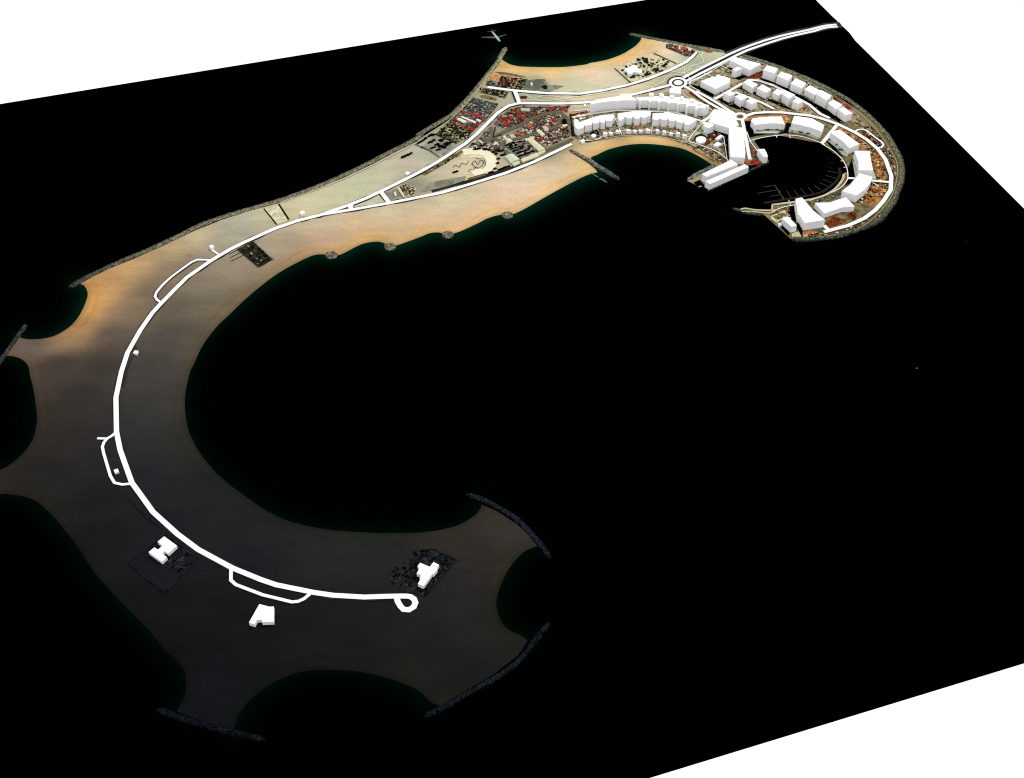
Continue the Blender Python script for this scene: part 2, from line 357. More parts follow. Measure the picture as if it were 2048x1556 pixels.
rocks('R', [(1190,1020),(1400,1095),(1600,1155),(1800,1200),(2010,1250)], 9, [(18,20,26),(18,21,27),(18,21,27)], 'dark rock arm lowest in the photo, at the bottom tip of the island', 3)
rocks('N', [(270,250),(170,390),(80,520),(0,630),(-120,800)], 9, [(55,57,62),(66,65,62),(48,48,48)], 'dim rock arm cut by the left edge of the photo, beside the small dark bay', 3)
for c, cx, cy, lab in (('K',893,770,'nearest to the diagonal groyne'),('K',284,970,'second from the diagonal groyne'),('L',1945,682,'third from the diagonal groyne'),('L',1345,770,'farthest from the diagonal groyne')):
    rocks(c, [(cx-58,cy+4),(cx-30,cy+1),(cx,cy),(cx+30,cy-1),(cx+58,cy-4)], 24, [(130,120,105),(125,117,102)], 'round grey rock head on the south beach, '+lab, 3.5, head=True, group='round rock heads along the south beach', name='rock_head', cat='rock head')
# ------------------------------------------------------------------ ground patches
MURB = patchy('built_up_ground', [(30,30,25),(84,80,62),(128,120,94),(164,150,114),(204,188,148),(110,106,86),(228,218,184)], .16, 1)
MURBD = patchy('dark_yard_ground', [(8,8,7),(16,16,13),(34,33,27),(70,62,46),(20,20,17),(120,112,88)], .15, 2)
MYARD = patchy('work_yard_ground', [(40,42,38),(74,76,68),(118,114,96),(92,90,76),(150,135,105),(120,60,45),(200,195,170)], .22, 3, True)
MRED = patchy('red_yard_ground', [(56,56,50),(104,62,52),(60,62,56),(150,56,44),(95,90,78),(210,200,180),(70,40,32)], .22, 4, True)
MORG = patchy('orange_earth', [(110,70,36),(176,110,58),(212,146,82),(140,92,52),(226,184,128),(84,62,38)], .1, 5)
MBRN = patchy('brown_earth', [(26,16,10),(70,34,18),(120,58,28),(60,34,20),(160,86,44),(30,24,18)], .12, 6)
MOLI = patchy('olive_earth', [(50,48,34),(95,88,60),(140,126,84),(110,105,78),(170,158,112)], .12, 7)
MCRM = patchy('cream_plot_ground', [(215,205,165),(232,222,185),(190,180,140),(238,230,198),(120,112,84)], .07, 8)
MOLD = patchy('brown_verge', [(70,58,38),(96,80,52),(130,112,78),(84,66,44),(150,132,96)], .12, 15)
MGRY = patchy('grey_yard_ground', [(120,122,108),(145,146,130),(160,160,142),(130,128,112),(105,105,92)], .05, 9)
MBLK = patchy('black_ground_and_shade', [(2,2,2),(6,6,5),(12,12,10),(4,4,4),(26,26,22)], .1, 10)
MPLZ = patchy('pale_plaza', [(205,214,196),(190,200,182),(215,222,205),(170,180,160)], .05, 11)
MDRK = patchy('dim_plot_ground', [(23,26,30),(25,28,32),(27,30,35),(22,24,28)], .04, 12)
MDRK2 = patchy('dim_garden_ground', [(10,10,11),(20,20,21),(30,31,33),(38,40,43),(14,14,14)], .1, 13)
MOILS = patchy('oil_stained_sand', [(60,66,56),(110,116,98),(150,155,132),(90,96,82),(165,168,142)], .03, 14)
GR = 'ground_patch'
def gp(c, pts, m, z=.42): return sheet(GR, c, pts, m, z)
gp('F', [(60,380),(350,380),(980,330),(1960,290),(2100,200),(2280,330),(2150,560),(2400,800),(2380,1000),(2050,1010),(1700,850),(1400,720),(1100,680),(850,690),(560,725),(300,790),(60,760)], MURB)
gp('C', [(-250,850),(350,480),(560,490),(850,590),(1030,645),(1480,830),(2048,1180),(2150,1280),(2400,1600),(2250,1600),(1950,1420),(1500,1290),(900,1250),(600,1260),(200,1120),(-150,920)], MURB)
gp('D', [(0,340),(500,390),(850,480),(1150,640),(1400,820),(1560,1150),(1540,1400),(1250,1536),(800,1536),(960,1300),(1000,1100),(920,950),(620,725),(0,610),(-360,640),(-330,380)], MOLI)
gp('D', [(1060,450),(1250,560),(1480,760),(1620,1000),(1655,1200),(1600,1420),(1540,1536),(1480,1500),(1580,1340),(1610,1170),(1520,940),(1400,780),(1120,580),(850,440)], MOLI)
gp('H', [(1120,780),(1640,640),(2100,650),(2180,840),(1900,1040),(1600,1150),(1300,1230),(920,1260),(840,1200),(640,1040),(600,960),(780,860)], MOLI)
# east end earth yards
for c, ps, m in (('D',[(860,490),(935,525),(1130,640),(1115,680),(1000,600),(820,550)],MORG),('D',[(1150,690),(1200,680),(1300,780),(1190,810),(1150,740)],MORG),
  ('D',[(1320,900),(1420,870),(1490,1010),(1360,1030)],MORG),('D',[(1355,1045),(1490,1045),(1535,1210),(1400,1215)],MORG),('D',[(1340,1330),(1440,1290),(1540,1340),(1450,1450),(1310,1450)],MORG),
  ('H',[(1900,760),(2000,690),(2150,740),(2048,830),(1920,810)],MORG),('H',[(1370,1060),(1480,970),(1650,1030),(1640,1060),(1420,1130)],MBRN),('H',[(1650,960),(1760,900),(1820,960),(1760,1040)],MBRN),
  ('H',[(1050,1190),(1230,1150),(1240,1210),(1180,1250),(1080,1260)],MORG),('H',[(910,1200),(1010,1180),(1040,1250),(920,1250)],MCRM),
  ('E',[(400,720),(480,730),(620,680),(720,700),(600,780),(430,890),(370,860)],MBRN),('D',[(1180,560),(1240,570),(1440,720),(1450,755),(1390,760),(1200,620)],MBRN),
  ('E',[(950,560),(1000,500),(1500,470),(1600,520),(1500,600),(1440,500),(1060,530)],MORG),('E',[(440,140),(430,200),(560,330),(600,380),(560,420),(200,190),(190,160)],MBRN),
  ('C',[(600,790),(850,690),(880,750),(700,830)],MBRN),('F',[(960,560),(1090,570),(1060,605),(950,600)],MORG),('F',[(60,400),(330,350),(300,400),(160,480)],MBRN)):
    gp(c, ps, m, .5)
# building shadows painted as black ground patches, with some dark paving
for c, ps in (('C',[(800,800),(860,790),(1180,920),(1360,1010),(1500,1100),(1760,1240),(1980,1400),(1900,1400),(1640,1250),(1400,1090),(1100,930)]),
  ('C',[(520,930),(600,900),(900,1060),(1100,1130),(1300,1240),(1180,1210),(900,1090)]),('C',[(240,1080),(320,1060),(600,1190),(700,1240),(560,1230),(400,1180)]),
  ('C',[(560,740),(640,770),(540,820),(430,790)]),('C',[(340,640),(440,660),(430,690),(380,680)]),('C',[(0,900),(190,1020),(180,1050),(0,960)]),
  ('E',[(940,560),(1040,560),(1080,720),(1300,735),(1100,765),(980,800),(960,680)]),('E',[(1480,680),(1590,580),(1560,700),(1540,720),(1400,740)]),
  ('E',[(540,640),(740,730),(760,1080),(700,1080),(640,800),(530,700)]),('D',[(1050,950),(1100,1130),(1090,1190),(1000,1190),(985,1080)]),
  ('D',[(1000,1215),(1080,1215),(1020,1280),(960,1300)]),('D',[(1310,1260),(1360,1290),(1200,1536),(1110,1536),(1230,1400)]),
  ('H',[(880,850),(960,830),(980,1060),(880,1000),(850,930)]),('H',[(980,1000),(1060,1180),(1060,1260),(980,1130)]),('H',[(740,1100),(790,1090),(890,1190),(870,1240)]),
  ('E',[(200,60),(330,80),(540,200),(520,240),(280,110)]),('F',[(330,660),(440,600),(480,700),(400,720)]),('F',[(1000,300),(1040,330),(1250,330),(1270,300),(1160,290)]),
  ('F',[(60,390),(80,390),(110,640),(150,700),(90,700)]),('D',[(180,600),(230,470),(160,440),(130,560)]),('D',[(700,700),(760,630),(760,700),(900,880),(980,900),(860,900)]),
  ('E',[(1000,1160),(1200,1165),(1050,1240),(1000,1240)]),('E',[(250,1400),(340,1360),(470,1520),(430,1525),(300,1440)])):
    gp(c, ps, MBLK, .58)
# pale aprons in front of the curved blocks
for c, ps in (('E',[(1045,600),(1090,690),(1490,690),(1480,700),(1390,725),(1080,728)]),('D',[(200,500),(600,640),(590,675),(560,665),(400,600),(185,570)]),
  ('D',[(700,680),(760,640),(1000,880),(980,910),(930,890),(850,800)]),('D',[(1055,960),(1110,1000),(1150,1180),(1130,1200),(1095,1190)]),('D',[(1300,1100),(1345,1100),(1385,1210),(1330,1215)]),
  ('E',[(280,720),(350,700),(440,740),(440,820),(380,880),(260,790)])):
    gp(c, ps, MPLZ, .64)
# court by the jetty
gp('H', [(595,975),(810,890),(890,960),(700,1065)], MCRM, .62); gp('H', [(645,978),(795,920),(850,965),(715,1025)], MOLI, .7)
# north
gp('A', [(1040,820),(1290,800),(1350,880),(1560,900),(1340,985),(1000,950)], MOILS, .42)
gp('A', [(555,770),(700,735),(690,832),(530,822)], MORG, .42)
gp('B', [(540,655),(1075,450),(1390,592),(1100,720),(770,855)], MCRM, .42)
gp('B', [(1240,330),(1290,320),(1640,410),(1560,500),(1250,380)], MYARD, .42)
gp('B', [(1380,240+60),(1900,400),(1880,440),(1700,420)], MOILS, .42)
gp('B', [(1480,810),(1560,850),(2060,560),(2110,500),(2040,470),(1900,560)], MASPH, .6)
Y = {}
for nm, c, ps, m in (('n1','A',[(700,765),(930,792),(850,948),(635,910)],MBRN),('n2','A',[(950,800),(1045,812),(990,960),(875,945)],MURBD),('n3','A',[(520,825),(660,850),(635,905),(490,885)],MYARD),
   ('n4','A',[(420,930),(790,985),(745,1058),(400,975)],MURBD),('w1','G',[(650,245),(990,330),(800,560),(400,470)],MYARD),('w2','G',[(400,470),(800,560),(650,700),(330,580)],MRED),
   ('w3','G',[(330,580),(650,690),(590,780),(430,860),(140,735)],MURBD),('e1','G',[(1000,510),(1180,390),(1300,365),(1960,360),(1950,430),(1500,510),(1150,680),(940,600)],MRED),
   ('e2','G',[(1500,530),(1750,470),(1900,500),(1990,760),(1700,900),(1280,740),(1330,640)],MRED),('e3','G',[(1050,770),(1280,700),(1650,860),(1650,960),(1290,1100),(1080,1000),(1040,860)],MYARD),
   ('e4','G',[(740,800),(880,640),(1000,760),(1080,900),(960,1000),(600,910)],MYARD)):
    gp(c, ps, m, .42); Y[nm] = (c, ps)
gp('G', [(140,740),(430,865),(260,1020),(-60,930)], MGRY, .42)
gp('G', [(1100,850),(1380,800),(1540,1000),(1280,1080),(1080,930)], MGRY, .48)
gp('G', [(430,1060),(560,960),(800,950),(960,1020),(985,1130),(900,1240),(700,1290),(500,1290),(620,1230),(820,1190),(830,1110),(700,1060)], MCRM, .5)
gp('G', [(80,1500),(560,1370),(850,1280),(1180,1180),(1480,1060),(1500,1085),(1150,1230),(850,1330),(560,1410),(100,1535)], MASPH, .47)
gp('A', [(1240,905),(1300,885),(1335,905),(1330,940),(1280,945)], MURBD, .52); gp('A', [(600,705),(760,712),(1010,765),(1040,785),(900,770),(700,740)], MOLI, .4)
gp('A', [(400,1030),(480,1020),(650,1075),(620,1100),(430,1060)], MOLI, .4); gp('A', [(960,1035),(1050,1040),(1045,1085),(960,1070)], MBRN, .5)
path('G', 21, [(520,985),(700,968),(830,1000),(905,1080),(900,1170),(820,1225),(650,1270)], 4, new_mat('cream_sand_ring', alb((250,240,212)), n1=.06, s1=.03), .55, 'ground_patch')
gp('G', [(580,1340),(830,1270),(835,1300),(600,1365)], MOLD, .5)
gp('G', [(60,1400),(360,1340),(560,1310),(540,1370),(300,1450),(60,1510),(-60,1530)], MGRY, .5)
gp('G', [(-50,1290),(200,1130),(500,960),(520,985),(250,1160),(0,1300)], MOLD, .46)
gp('J', [(1345,925),(1500,870),(1570,985),(1420,1040)], MGRY, .46); gp('J', [(1490,870),(1620,810),(1740,880),(1700,960),(1580,985)], MCRM, .5)
gp('J', [(1500,890),(1600,830),(1700,890),(1660,950),(1590,965)], MYARD, .56)
gp('L', [(655,290),(805,240),(918,405),(785,455)], MCRM, .42)
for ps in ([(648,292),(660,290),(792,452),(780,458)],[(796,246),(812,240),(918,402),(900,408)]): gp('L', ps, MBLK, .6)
gp('L', [(380,705),(545,628),(757,810),(600,887)], MURBD, .42); gp('L', [(540,625),(556,625),(765,812),(752,818)], MGRY, .6)
for a, b in (((295,762),(400,705)),((305,795),(430,735)),((318,830),(450,765))): path('L', 1.3, [a, b], mat=MASPH, z=.6, name='track')
gp('P', [(75,437),(475,148),(808,400),(450,742)], MDRK, .42)
gp('Q', [(430,730),(650,703),(888,815),(700,1010),(560,1190),(365,1140),(380,950)], MDRK2, .42)
# moto track squiggles and mound edge
for ps in ([(380,1190),(420,1160),(470,1190),(500,1130),(560,1150),(600,1100)],[(630,1150),(680,1100),(720,1150),(760,1090),(800,1130),(740,1200),(680,1190),(640,1130)],
           [(700,1070),(780,1070),(820,1110),(820,1170),(770,1210)],[(580,1250),(620,1220),(660,1230),(700,1180),(730,1210)]):
    path('G', 1.1, ps, 3, MASPH, .8, 'track')
# ------------------------------------------------------------------ causeway over the sea
cz = .9
w = W('C', [(330,445),(560,350),(880,240),(1220,145),(1480,100),(1700,42),(1850,32),(1905,30),(1955,100),(1760,125),(1570,172),(1310,228),(960,330),(660,440),(480,520)], cz)
tag(link('causeway', prism(w, .1, cz), new_mat('causeway_rock', alb((66,66,60)), n1=.2, s1=.03, n2=.4, s2=.4)), 'grey embankment carrying two white carriageways out to the far corner of the sea', 'causeway')
w = W('C', [(330,490),(560,395),(890,272),(1240,178),(1500,130),(1700,78),(1905,50),(1935,86),(1740,98),(1560,152),(1300,206),(950,307),(640,412),(400,532)], cz)
tag(link('road_bed', prism(w, .92, .98), MASPH), kind='structure')
for a in ([(-227,785),(0,665),(250,540),(400,465),(560,395),(700,342),(900,273),(1100,217),(1250,182),(1500,130),(1620,98),(1720,75),(1865,60)],
          [(-180,830),(0,732),(200,632),(400,531),(520,470),(640,414),(800,358),(950,307),(1130,250),(1300,207),(1560,150),(1650,120),(1740,99),(1880,88)]):
    road('C', 7.3, a, 0)
path('C', 2.2, [(1150,240),(1400,172),(1600,120),(1750,82),(1900,72)], mat=new_mat('kerb_grey', alb((80,80,72))), z=1.0, name='road_median')
# ------------------------------------------------------------------ roads
MAIN = [(806,1191.8),(770,1192.5),(729,1194),(665.6,1190.3),(627,1184.6),(552.5,1169.5),(523,1159.5),(464.6,1135.7),(396,1098.6),(355,1068),(324,1040),(305.7,1023.4),(284,993),(263.7,965.2),(256,944),
  (240.2,899.8),(233,863.7),(231.8,795.3),(242.2,744.5),(254.9,705.5),(280.3,660.5),(304.7,625.4),(321.7,607),(344,584),(373.4,554.7),(420.3,522.1),(439.8,510.2),(461.3,497.8),(489,484),
  (548.4,457.4),(595.3,441),(638,430.4),(696,410.5),(731.9,396.3),(763,381.8),(813,357.2),(850,338),(880,320.5),(932,286),(952.5,268.4),(996.5,224.5),(1017,211.3),(1037.5,206.1),(1121,206.8),(1150,206),(1200,203)]
road('X', 8.4, MAIN, 3)
road('X', 8.5, [(1262,189.5),(1296.5,181),(1343,169)], 3)
road('X', 8.5, [px('A',(515,915)),px('A',(870,960)),px('A',(1330,998)),px('A',(1780,1003)),px('B',(350,964)),px('B',(700,890)),px('B',(1000,800)),px('B',(1300,680)),px('B',(1520,570)),px('B',(1600,500)),px('B',(1650,440))], 3)
road('A', 9, [(885,965),(945,1125)], 3)
road('X', 8, [(1143,287.7),(1066.8,324),(1011,346),(952.5,364.3),(886,384.5),(840,393.6),(778.8,405.8),(697.5,420),(646,428.5)], 3)
road('J', 9, [(1295,920),(1395,1055)], 3); road('J', 9, [(915,1085),(900,1110),(912,1145)], 2)
road('M', 4.8, [(1655,305),(1510,302),(1450,328),(1340,405),(1240,480),(1150,565),(1090,635),(1075,680),(1095,712),(1140,745)], 2.5)
road('M', 4, [(1655,200),(1745,262)], 0)
road('X', 4.8, [px('N',(1175,1362)),px('N',(1145,1390)),px('N',(1100,1416)),px('N',(1065,1455)),px('N',(1048,1502)),px('O',(1062,290)),px('O',(1130,520)),px('O',(1172,590)),px('O',(1250,608)),px('O',(1335,600))], 2)
road('N', 4.5, [(995,1415),(1105,1418)], 0)
road('P', 5.2, [(1137,500),(1135,615),(1185,660),(1460,765),(1760,838),(1825,832),(1885,805),(1945,755)], 2)
road('Q', 8.6, [(325,1189),(375,1188),(415,1194),(450,1218),(465,1255),(448,1298),(400,1328),(345,1325),(312,1292),(285,1245),(268,1188)], 0)
# roundabouts
def ring(c, cx, cy, rx, ry, ri, mat, z, name, n=40):
    z += nz(); v, f = [], []
    for i in range(n):
        a = 2*math.pi*i/n
        for k in (1, ri):
            X_, Y_ = up(px(c, (cx+rx*k*math.cos(a), cy+ry*k*math.sin(a))), z); v.append((X_, Y_, z))
    for i in range(n):
        j = (i+1) % n; f.append((2*i, 2*j, 2*j+1, 2*i+1))
    me = bpy.data.meshes.new('m'); me.from_pydata(v, [], f); me.update()
    if me.polygons[0].normal.z < 0: me.flip_normals()
    return tag(link(name, me, mat), kind='structure')
ring('B', 1408, 855, 150, 92, .01, MASPH, .8, 'road_bed'); ring('B', 1408, 855, 128, 76, .66, MROAD, 1.6, 'roundabout'); ring('B', 1408, 855, 84, 50, .02, MASPH, 1.55, 'road_bed'); ring('B', 1408, 855, 60, 34, .01, MROAD, 1.62, 'roundabout_island')
ring('E', 888, 497, 98, 55, .5, MROAD, 1.6, 'roundabout'); ring('E', 888, 497, 50, 28, .01, MOLI, 1.5, 'roundabout_island')
road('E', 7.5, [(105,72),(170,105),(250,155),(340,228),(450,300),(590,380),(700,430),(800,470)], 0)
road('E', 7.5, [(290,150),(430,225),(600,325),(700,392),(820,462)], 3)
road('E', 4, [(190,45),(215,15),(330,-35),(500,-120)], 0); path('E', 1.6, [(190,45),(215,85),(345,150)])
road('X', 8.5, [px('E',(960,492)),px('E',(1080,450)),px('E',(1250,438)),px('E',(1450,440)),px('E',(1640,462)),px('D',(480,348)),px('D',(660,395)),px('D',(860,465)),px('D',(1100,580)),px('D',(1260,680)),px('D',(1400,800)),
   px('D',(1510,950)),px('D',(1588,1170)),px('D',(1580,1360)),px('D',(1480,1515)),px('H',(2048,890)),px('H',(1900,1000)),px('H',(1680,1098)),px('H',(1350,1185))], 2.5)
road('D', 8, [(845,478),(640,728)], 1); road('D', 6, [(998,1203),(1100,1203)], 0); road('D', 6.5, [(1300,1232),(1565,1256)], 2)
road('D', 4.0, [(1090,568),(1135,540),(1200,532),(1245,550),(1350,630),(1465,715),(1482,750),(1455,780),(1395,790)], 1)
road('H', 8, [(1350,1095),(1425,1170)], 0)
road('E', 7.5, [(920,545),(960,760),(1022,1085)], 0, z=1.3)
road('E', 7, [(540,262),(700,170),(920,45)], 1); road('C', 7.5, [(660,815),(800,825),(1000,890),(1150,965),(1300,1050),(1500,1160),(1640,1280),(1770,1338)], 2)
road('C', 6.5, [(480,985),(650,1050),(850,1130),(1005,1210)], 1)
road('E', 8, [(380,560),(470,510),(560,400)], 0)
road('F', 6, [(100,440),(400,385),(700,345),(1000,350),(1500,370),(1800,470),(1890,500)], 0, mat=MPATH, name='street')
# thin paths
PP = [('C',2.2,[(270,610),(440,700)]),('C',2.2,[(350,655),(400,620)]),('C',2,[(-130,870),(-40,815),(120,720),(270,625),(420,545)]),('C',2.2,[(55,722),(185,780)]),('C',2,[(-20,780),(50,808)]),('C',2,[(-200,740),(-140,790)]),
 ('B',1.5,[(1320,700),(1480,722),(1550,685),(1580,640),(1640,610),(1700,600),(1755,565),(1750,530),(1725,495),(1745,450),(1700,432),(1650,440)]),('B',1.5,[(1460,620),(1500,660),(1485,715),(1530,765)]),
 ('B',1.5,[(1040,935),(1130,880),(1210,840),(1240,790),(1310,755),(1440,742),(1490,715)]),('B',1.2,[(940,862),(1050,865),(1110,890)]),('B',1.5,[(1590,620),(1720,640)]),
 ('A',1.3,[(930,1022),(1000,1005),(1060,1030),(1130,1065),(1260,1035),(1400,1035),(1600,1060),(1800,1035),(2048,1000),(2300,960)]),('A',1.3,[(940,1080),(1160,1085),(1250,1097),(1460,1085),(1560,1065),(1750,1092),(1950,1065)]),
 ('F',2.2,[(685,452),(775,675)]),('F',1.6,[(1198,395),(1183,672)]),('F',1.6,[(1212,395),(1190,600)]),('F',1.6,[(525,652),(700,640),(800,624),(1100,618),(1230,626),(1500,664),(1700,708)]),
 ('F',2.4,[(1878,512),(1690,745),(1800,800),(2048,893),(2200,1000),(2225,1040)]),('E',2.2,[(665,770),(712,1085)]),('E',2.4,[(978,702),(1030,840),(1130,970)]),('E',2,[(1020,830),(1090,812)]),
 ('F',2.6,[(260,757),(400,752),(470,730),(515,690)]),('F',2.2,[(165,352),(300,330),(330,385),(210,415)]),('F',2.5,[(130,455),(180,530)]),
 ('E',1.8,[(100,180),(180,240),(250,260),(380,330),(520,420)]),('E',2.2,[(330,585),(370,570),(390,590)]),('F',1.8,[(1215,140),(1290,115),(1420,70)]),
 ('E',2.4,[(1000,838),(1100,806),(1300,766),(1500,750),(1700,765),(1900,820),(2048,885)]),('D',2.4,[(640,735),(800,830),(920,950),(980,1060),(995,1180),(970,1250),(870,1350),(650,1450),(470,1510)]),
 ('D',2.2,[(10,615),(28,648)]),('D',2.2,[(200,618),(207,655)]),('D',1.8,[(895,965),(930,972)]),('D',1.8,[(935,1053),(980,1053)]),('D',1.8,[(945,1135),(990,1135)]),('D',2,[(1330,1265),(1420,1305)]),
 ('H',2,[(870,755),(895,820)]),('H',2.2,[(640,905),(700,880),(820,840),(950,815)]),('A',2.2,[(1640,1245),(1900,1215),(1930,1270)])]
for c, w_, ps in PP: path(c, w_*.78, ps, 3 if len(ps) > 4 else 1)
path('X', 1.8, [px('C', p) for p in [(520,485),(850,595),(1030,645),(1250,725),(1480,840),(1600,900)]]+[px('D', p) for p in [(700,5),(900,150),(1150,320),(1350,510),(1500,700),(1620,900),(1668,1010),(1665,1200),(1600,1430)]]+[px('H', p) for p in [(2150,870),(1950,1060),(1700,1180),(1300,1255),(1060,1282),(920,1275)]], 3, new_mat('seawall_track', alb((150,160,130))))
path('X', 1.8, [px('A', p) for p in [(650,570),(560,700),(450,860),(300,1050),(150,1220)]]+[px('G', p) for p in [(300,570),(0,765)]]+[px('J', p) for p in [(1700,315),(1200,568),(800,758),(400,912),(0,1052)]], 3, new_mat('shore_track', alb((200,200,165))))
mp1 = new_mat('promenade_paving', alb((205,198,165)), n1=.15, s1=.05)
for c, w_, ps in (('H',5,[(1625,395),(1600,480),(1500,600),(1350,690),(1150,745),(950,775),(800,795),(645,815)]),('H',3.5,[(200,885),(280,862),(400,885),(630,892)]),('H',3,[(230,905),(430,912),(600,930),(690,895)]),('H',3,[(645,815),(640,890)]),
   ('F',1.5,[(560,735),(700,700),(900,685),(1100,684),(1300,702),(1500,745),(1700,800),(1790,850)])):
    path(c, w_, ps, 3, mp1, name='promenade')
path('F', 1.6, [(270,775),(560,728),(700,692),(900,675),(1100,674),(1300,690),(1500,733),(1780,838),(1750,880),(1900,960),(2048,1040)], 1, MASPH, 1.0)
path('F', 2.4, [(60,885),(330,1060),(430,1150),(560,1200)], 1, MASPH, .8)
# dark edging lines
for c, w_, ps in (('B',2.2,[(540,655),(765,858)]),('B',2.5,[(1075,450),(1385,592)]),('B',2,[(1270,330),(1245,370),(1530,495)]),('A',1.5,[(310,1060),(650,1150),(480,1370)]),('A',1.6,[(430,925),(790,985),(745,1060),(400,975)]),
   ('G',2.5,[(140,740),(430,862)]),('J',2,[(1730,310),(1900,380),(2040,470)]),('L',2.5,[(380,705),(600,887),(690,840)]),('P',1.6,[(75,437),(475,148),(808,400)]),('P',2,[(75,437),(450,742),(700,490)]),
   ('Q',1.8,[(430,730),(650,703),(888,815),(560,1190)]),('N',1.6,[(1400,480),(1310,680),(1265,890)]),('O',1.5,[(1290,730),(1500,950),(1660,1060)]),('K',1.2,[(1530,100),(1700,210)]),('G',4,[(1985,470),(2030,760)]),
   ('G',3,[(960,640),(930,780),(1050,740)]),('B',3,[(1640,430),(1560,500)]),('A',3.5,[(850,985),(905,1120)])):
    path(c, w_, ps, 1, MASPH if c not in 'PQO' else MDRK2, .9, 'kerb_line')
for ps in ([(545,395),(590,360)],[(460,470),(500,485),(530,440)],[(640,300),(760,360),(775,390)],[(650,480),(690,400),(720,390)],[(620,480),(690,500),(640,560)],[(340,590),(380,650),(440,700)],[(1180,440),(1200,430)],[(820,490),(880,510)],[(370,560),(440,540)]):
    path('P', 1.5, ps, 1, MASPH, .9, 'kerb_line')
# inner yard tracks
mtr = new_mat('yard_track', alb((105,102,85)), n1=.15, s1=.05)
for w_, ps in ((9,[(800,860),(1000,740),(1300,610),(1500,510),(1750,440),(1900,480),(1980,600)]),(8,[(900,640),(930,760),(1080,900),(1300,960)]),(7,[(1040,860),(1300,790),(1500,720),(1600,690),(1780,640),(1850,520)]),(9,[(1280,1160),(1550,1010),(1800,900),(2020,800)])):
    path('G', w_, ps, 3, mtr, .66, 'track')
for ps in ([(1340,640),(1650,960)],): pass
# ------------------------------------------------------------------ jetties, pontoons
mp = new_mat('pontoon_grey', alb((62,62,62))); mbr = new_mat('pontoon_brown', alb((46,36,32)), n1=.2, s1=.1)
def deck(c, w_, ps, mat, name, label, cat, group=None, k=1, z=.8):
    p = smooth(W(c, ps, z), k); return tag(link(name, ribbon_mesh(p, w_, z-.5, z), mat), label, cat, group)
deck('H', 6, [(1560,310),(1570,380),(1530,480),(1420,580),(1300,650),(1100,695),(850,738),(530,792)], mbr, 'curved_pontoon', 'long brown curved pontoon lying inside the marina promenade', 'pontoon', k=4, z=.6)
for i, (a, b, l) in enumerate([((1395,355),(1542,382),'topmost of those starting at the brown pontoon'),((1380,415),(1512,452),'second from the top along the brown pontoon'),((1340,465),(1472,522),'third from the top along the brown pontoon'),
   ((1288,512),(1412,567),'fourth from the top along the brown pontoon'),((1220,550),(1312,612),'fifth from the top along the brown pontoon'),((1135,575),(1212,662),'sixth from the top along the brown pontoon'),
   ((1035,590),(1102,682),'seventh from the top along the brown pontoon'),((940,610),(1002,692),'second from the long dock'),((845,622),(902,712),'nearest to the long dock')]):
    deck('H', 1.3, [a, b], mp, 'finger_pontoon', 'thin grey finger pontoon in the marina, '+l, 'pontoon', 'finger pontoons in the marina')
dock = deck('H', 2.2, [(680,545),(800,735)], mp, 'dock_walkway', 'straight dark dock walkway at the marina mouth with side arms', 'dock', z=.9)
for a, b, l in (((530,572),(680,548),'uppermost arm'),((435,660),(712,612),'long middle arm'),((620,700),(762,678),'short lowest arm')):
    link('arm', ribbon_mesh(W('H', [a, b], .7), 1.5, .3, .7), mp, dock)
mfa = new_mat('pontoon_dim', alb((30,30,30)))
for a, b, l in (((1410,243),(1480,240),'just above the first bright finger'),((1390,298),(1470,298),'between two dim ones'),((1370,190),(1430,188),'highest of the three dim ones')):
    deck('H', 1.2, [a, b], mfa, 'finger_pontoon', 'very dim short finger pontoon in the upper marina, '+l, 'pontoon', 'finger pontoons in the marina')
deck('K', 1.6, [(1755,338),(1822,378)], new_mat('jetty_grey', alb((130,140,130))), 'jetty', 'thin pale jetty leaving the south beach beside the groyne', 'jetty')
# ------------------------------------------------------------------ buildings
def slab(name, c, pts, i, drop, label, cat='building', group=None, parts=None, extra=0):
    q = px(c, pts[i]); h = height(q, drop/CR[c][2])+extra
    w = W(c, pts, h); cx = sum(p[0] for p in w)/len(w); cy = sum(p[1] for p in w)/len(w)
    o = link(name, prism(w, 0.3, h, (cx, cy)), MW); o.location = (cx, cy, 0); o['h'] = h
    tag(o, label, cat, group); del o['h']
    o_h = h
    return o, o_h, (cx, cy)
GN = 'white cube apartment blocks in the north-east rows'
for pts, d, l in (([(865,680),(915,618),(1062,660),(1018,727)],118,'first from the causeway'),([(1055,765),(1108,705),(1262,757),(1205,828)],105,'second from the causeway'),
   ([(1240,865),(1305,793),(1450,860),(1385,930)],97,'third from the causeway'),([(1430,945),(1500,890),(1640,962),(1570,1022)],82,'fourth from the causeway, low'),
   ([(1590,1010),(1655,955),(1797,1030),(1725,1095)],115,'fifth from the causeway'),([(1750,1135),(1815,1085),(1945,1160),(1865,1222)],90,'sixth from the causeway')):
    slab('apartment_block', 'C', pts, 0, d, 'white cube block in the outermost seaward row, '+l, 'apartment block', GN)
slab('apartment_block', 'D', [(862,262),(935,232),(1058,318),(962,343)], 3, 97, 'white cube block ending the outermost row, closest to the ring road', 'apartment block', GN)
for pts, d, l in (([(590,850),(655,808),(790,880),(718,925)],85,'first from the causeway'),([(780,930),(850,878),(975,945),(903,990)],92,'second from the causeway'),([(990,992),(1050,940),(1160,985),(1068,1030)],80,'third, the small central one'),
   ([(1125,1010),(1190,970),(1300,1020),(1215,1075)],105,'fourth, taller than its neighbours'),([(1265,1110),(1320,1062),(1418,1100),(1340,1145)],95,'last, beside the red yard')):
    slab('apartment_block', 'C', pts, 3, d, 'white cube block in the middle row, '+l, 'apartment block', GN)
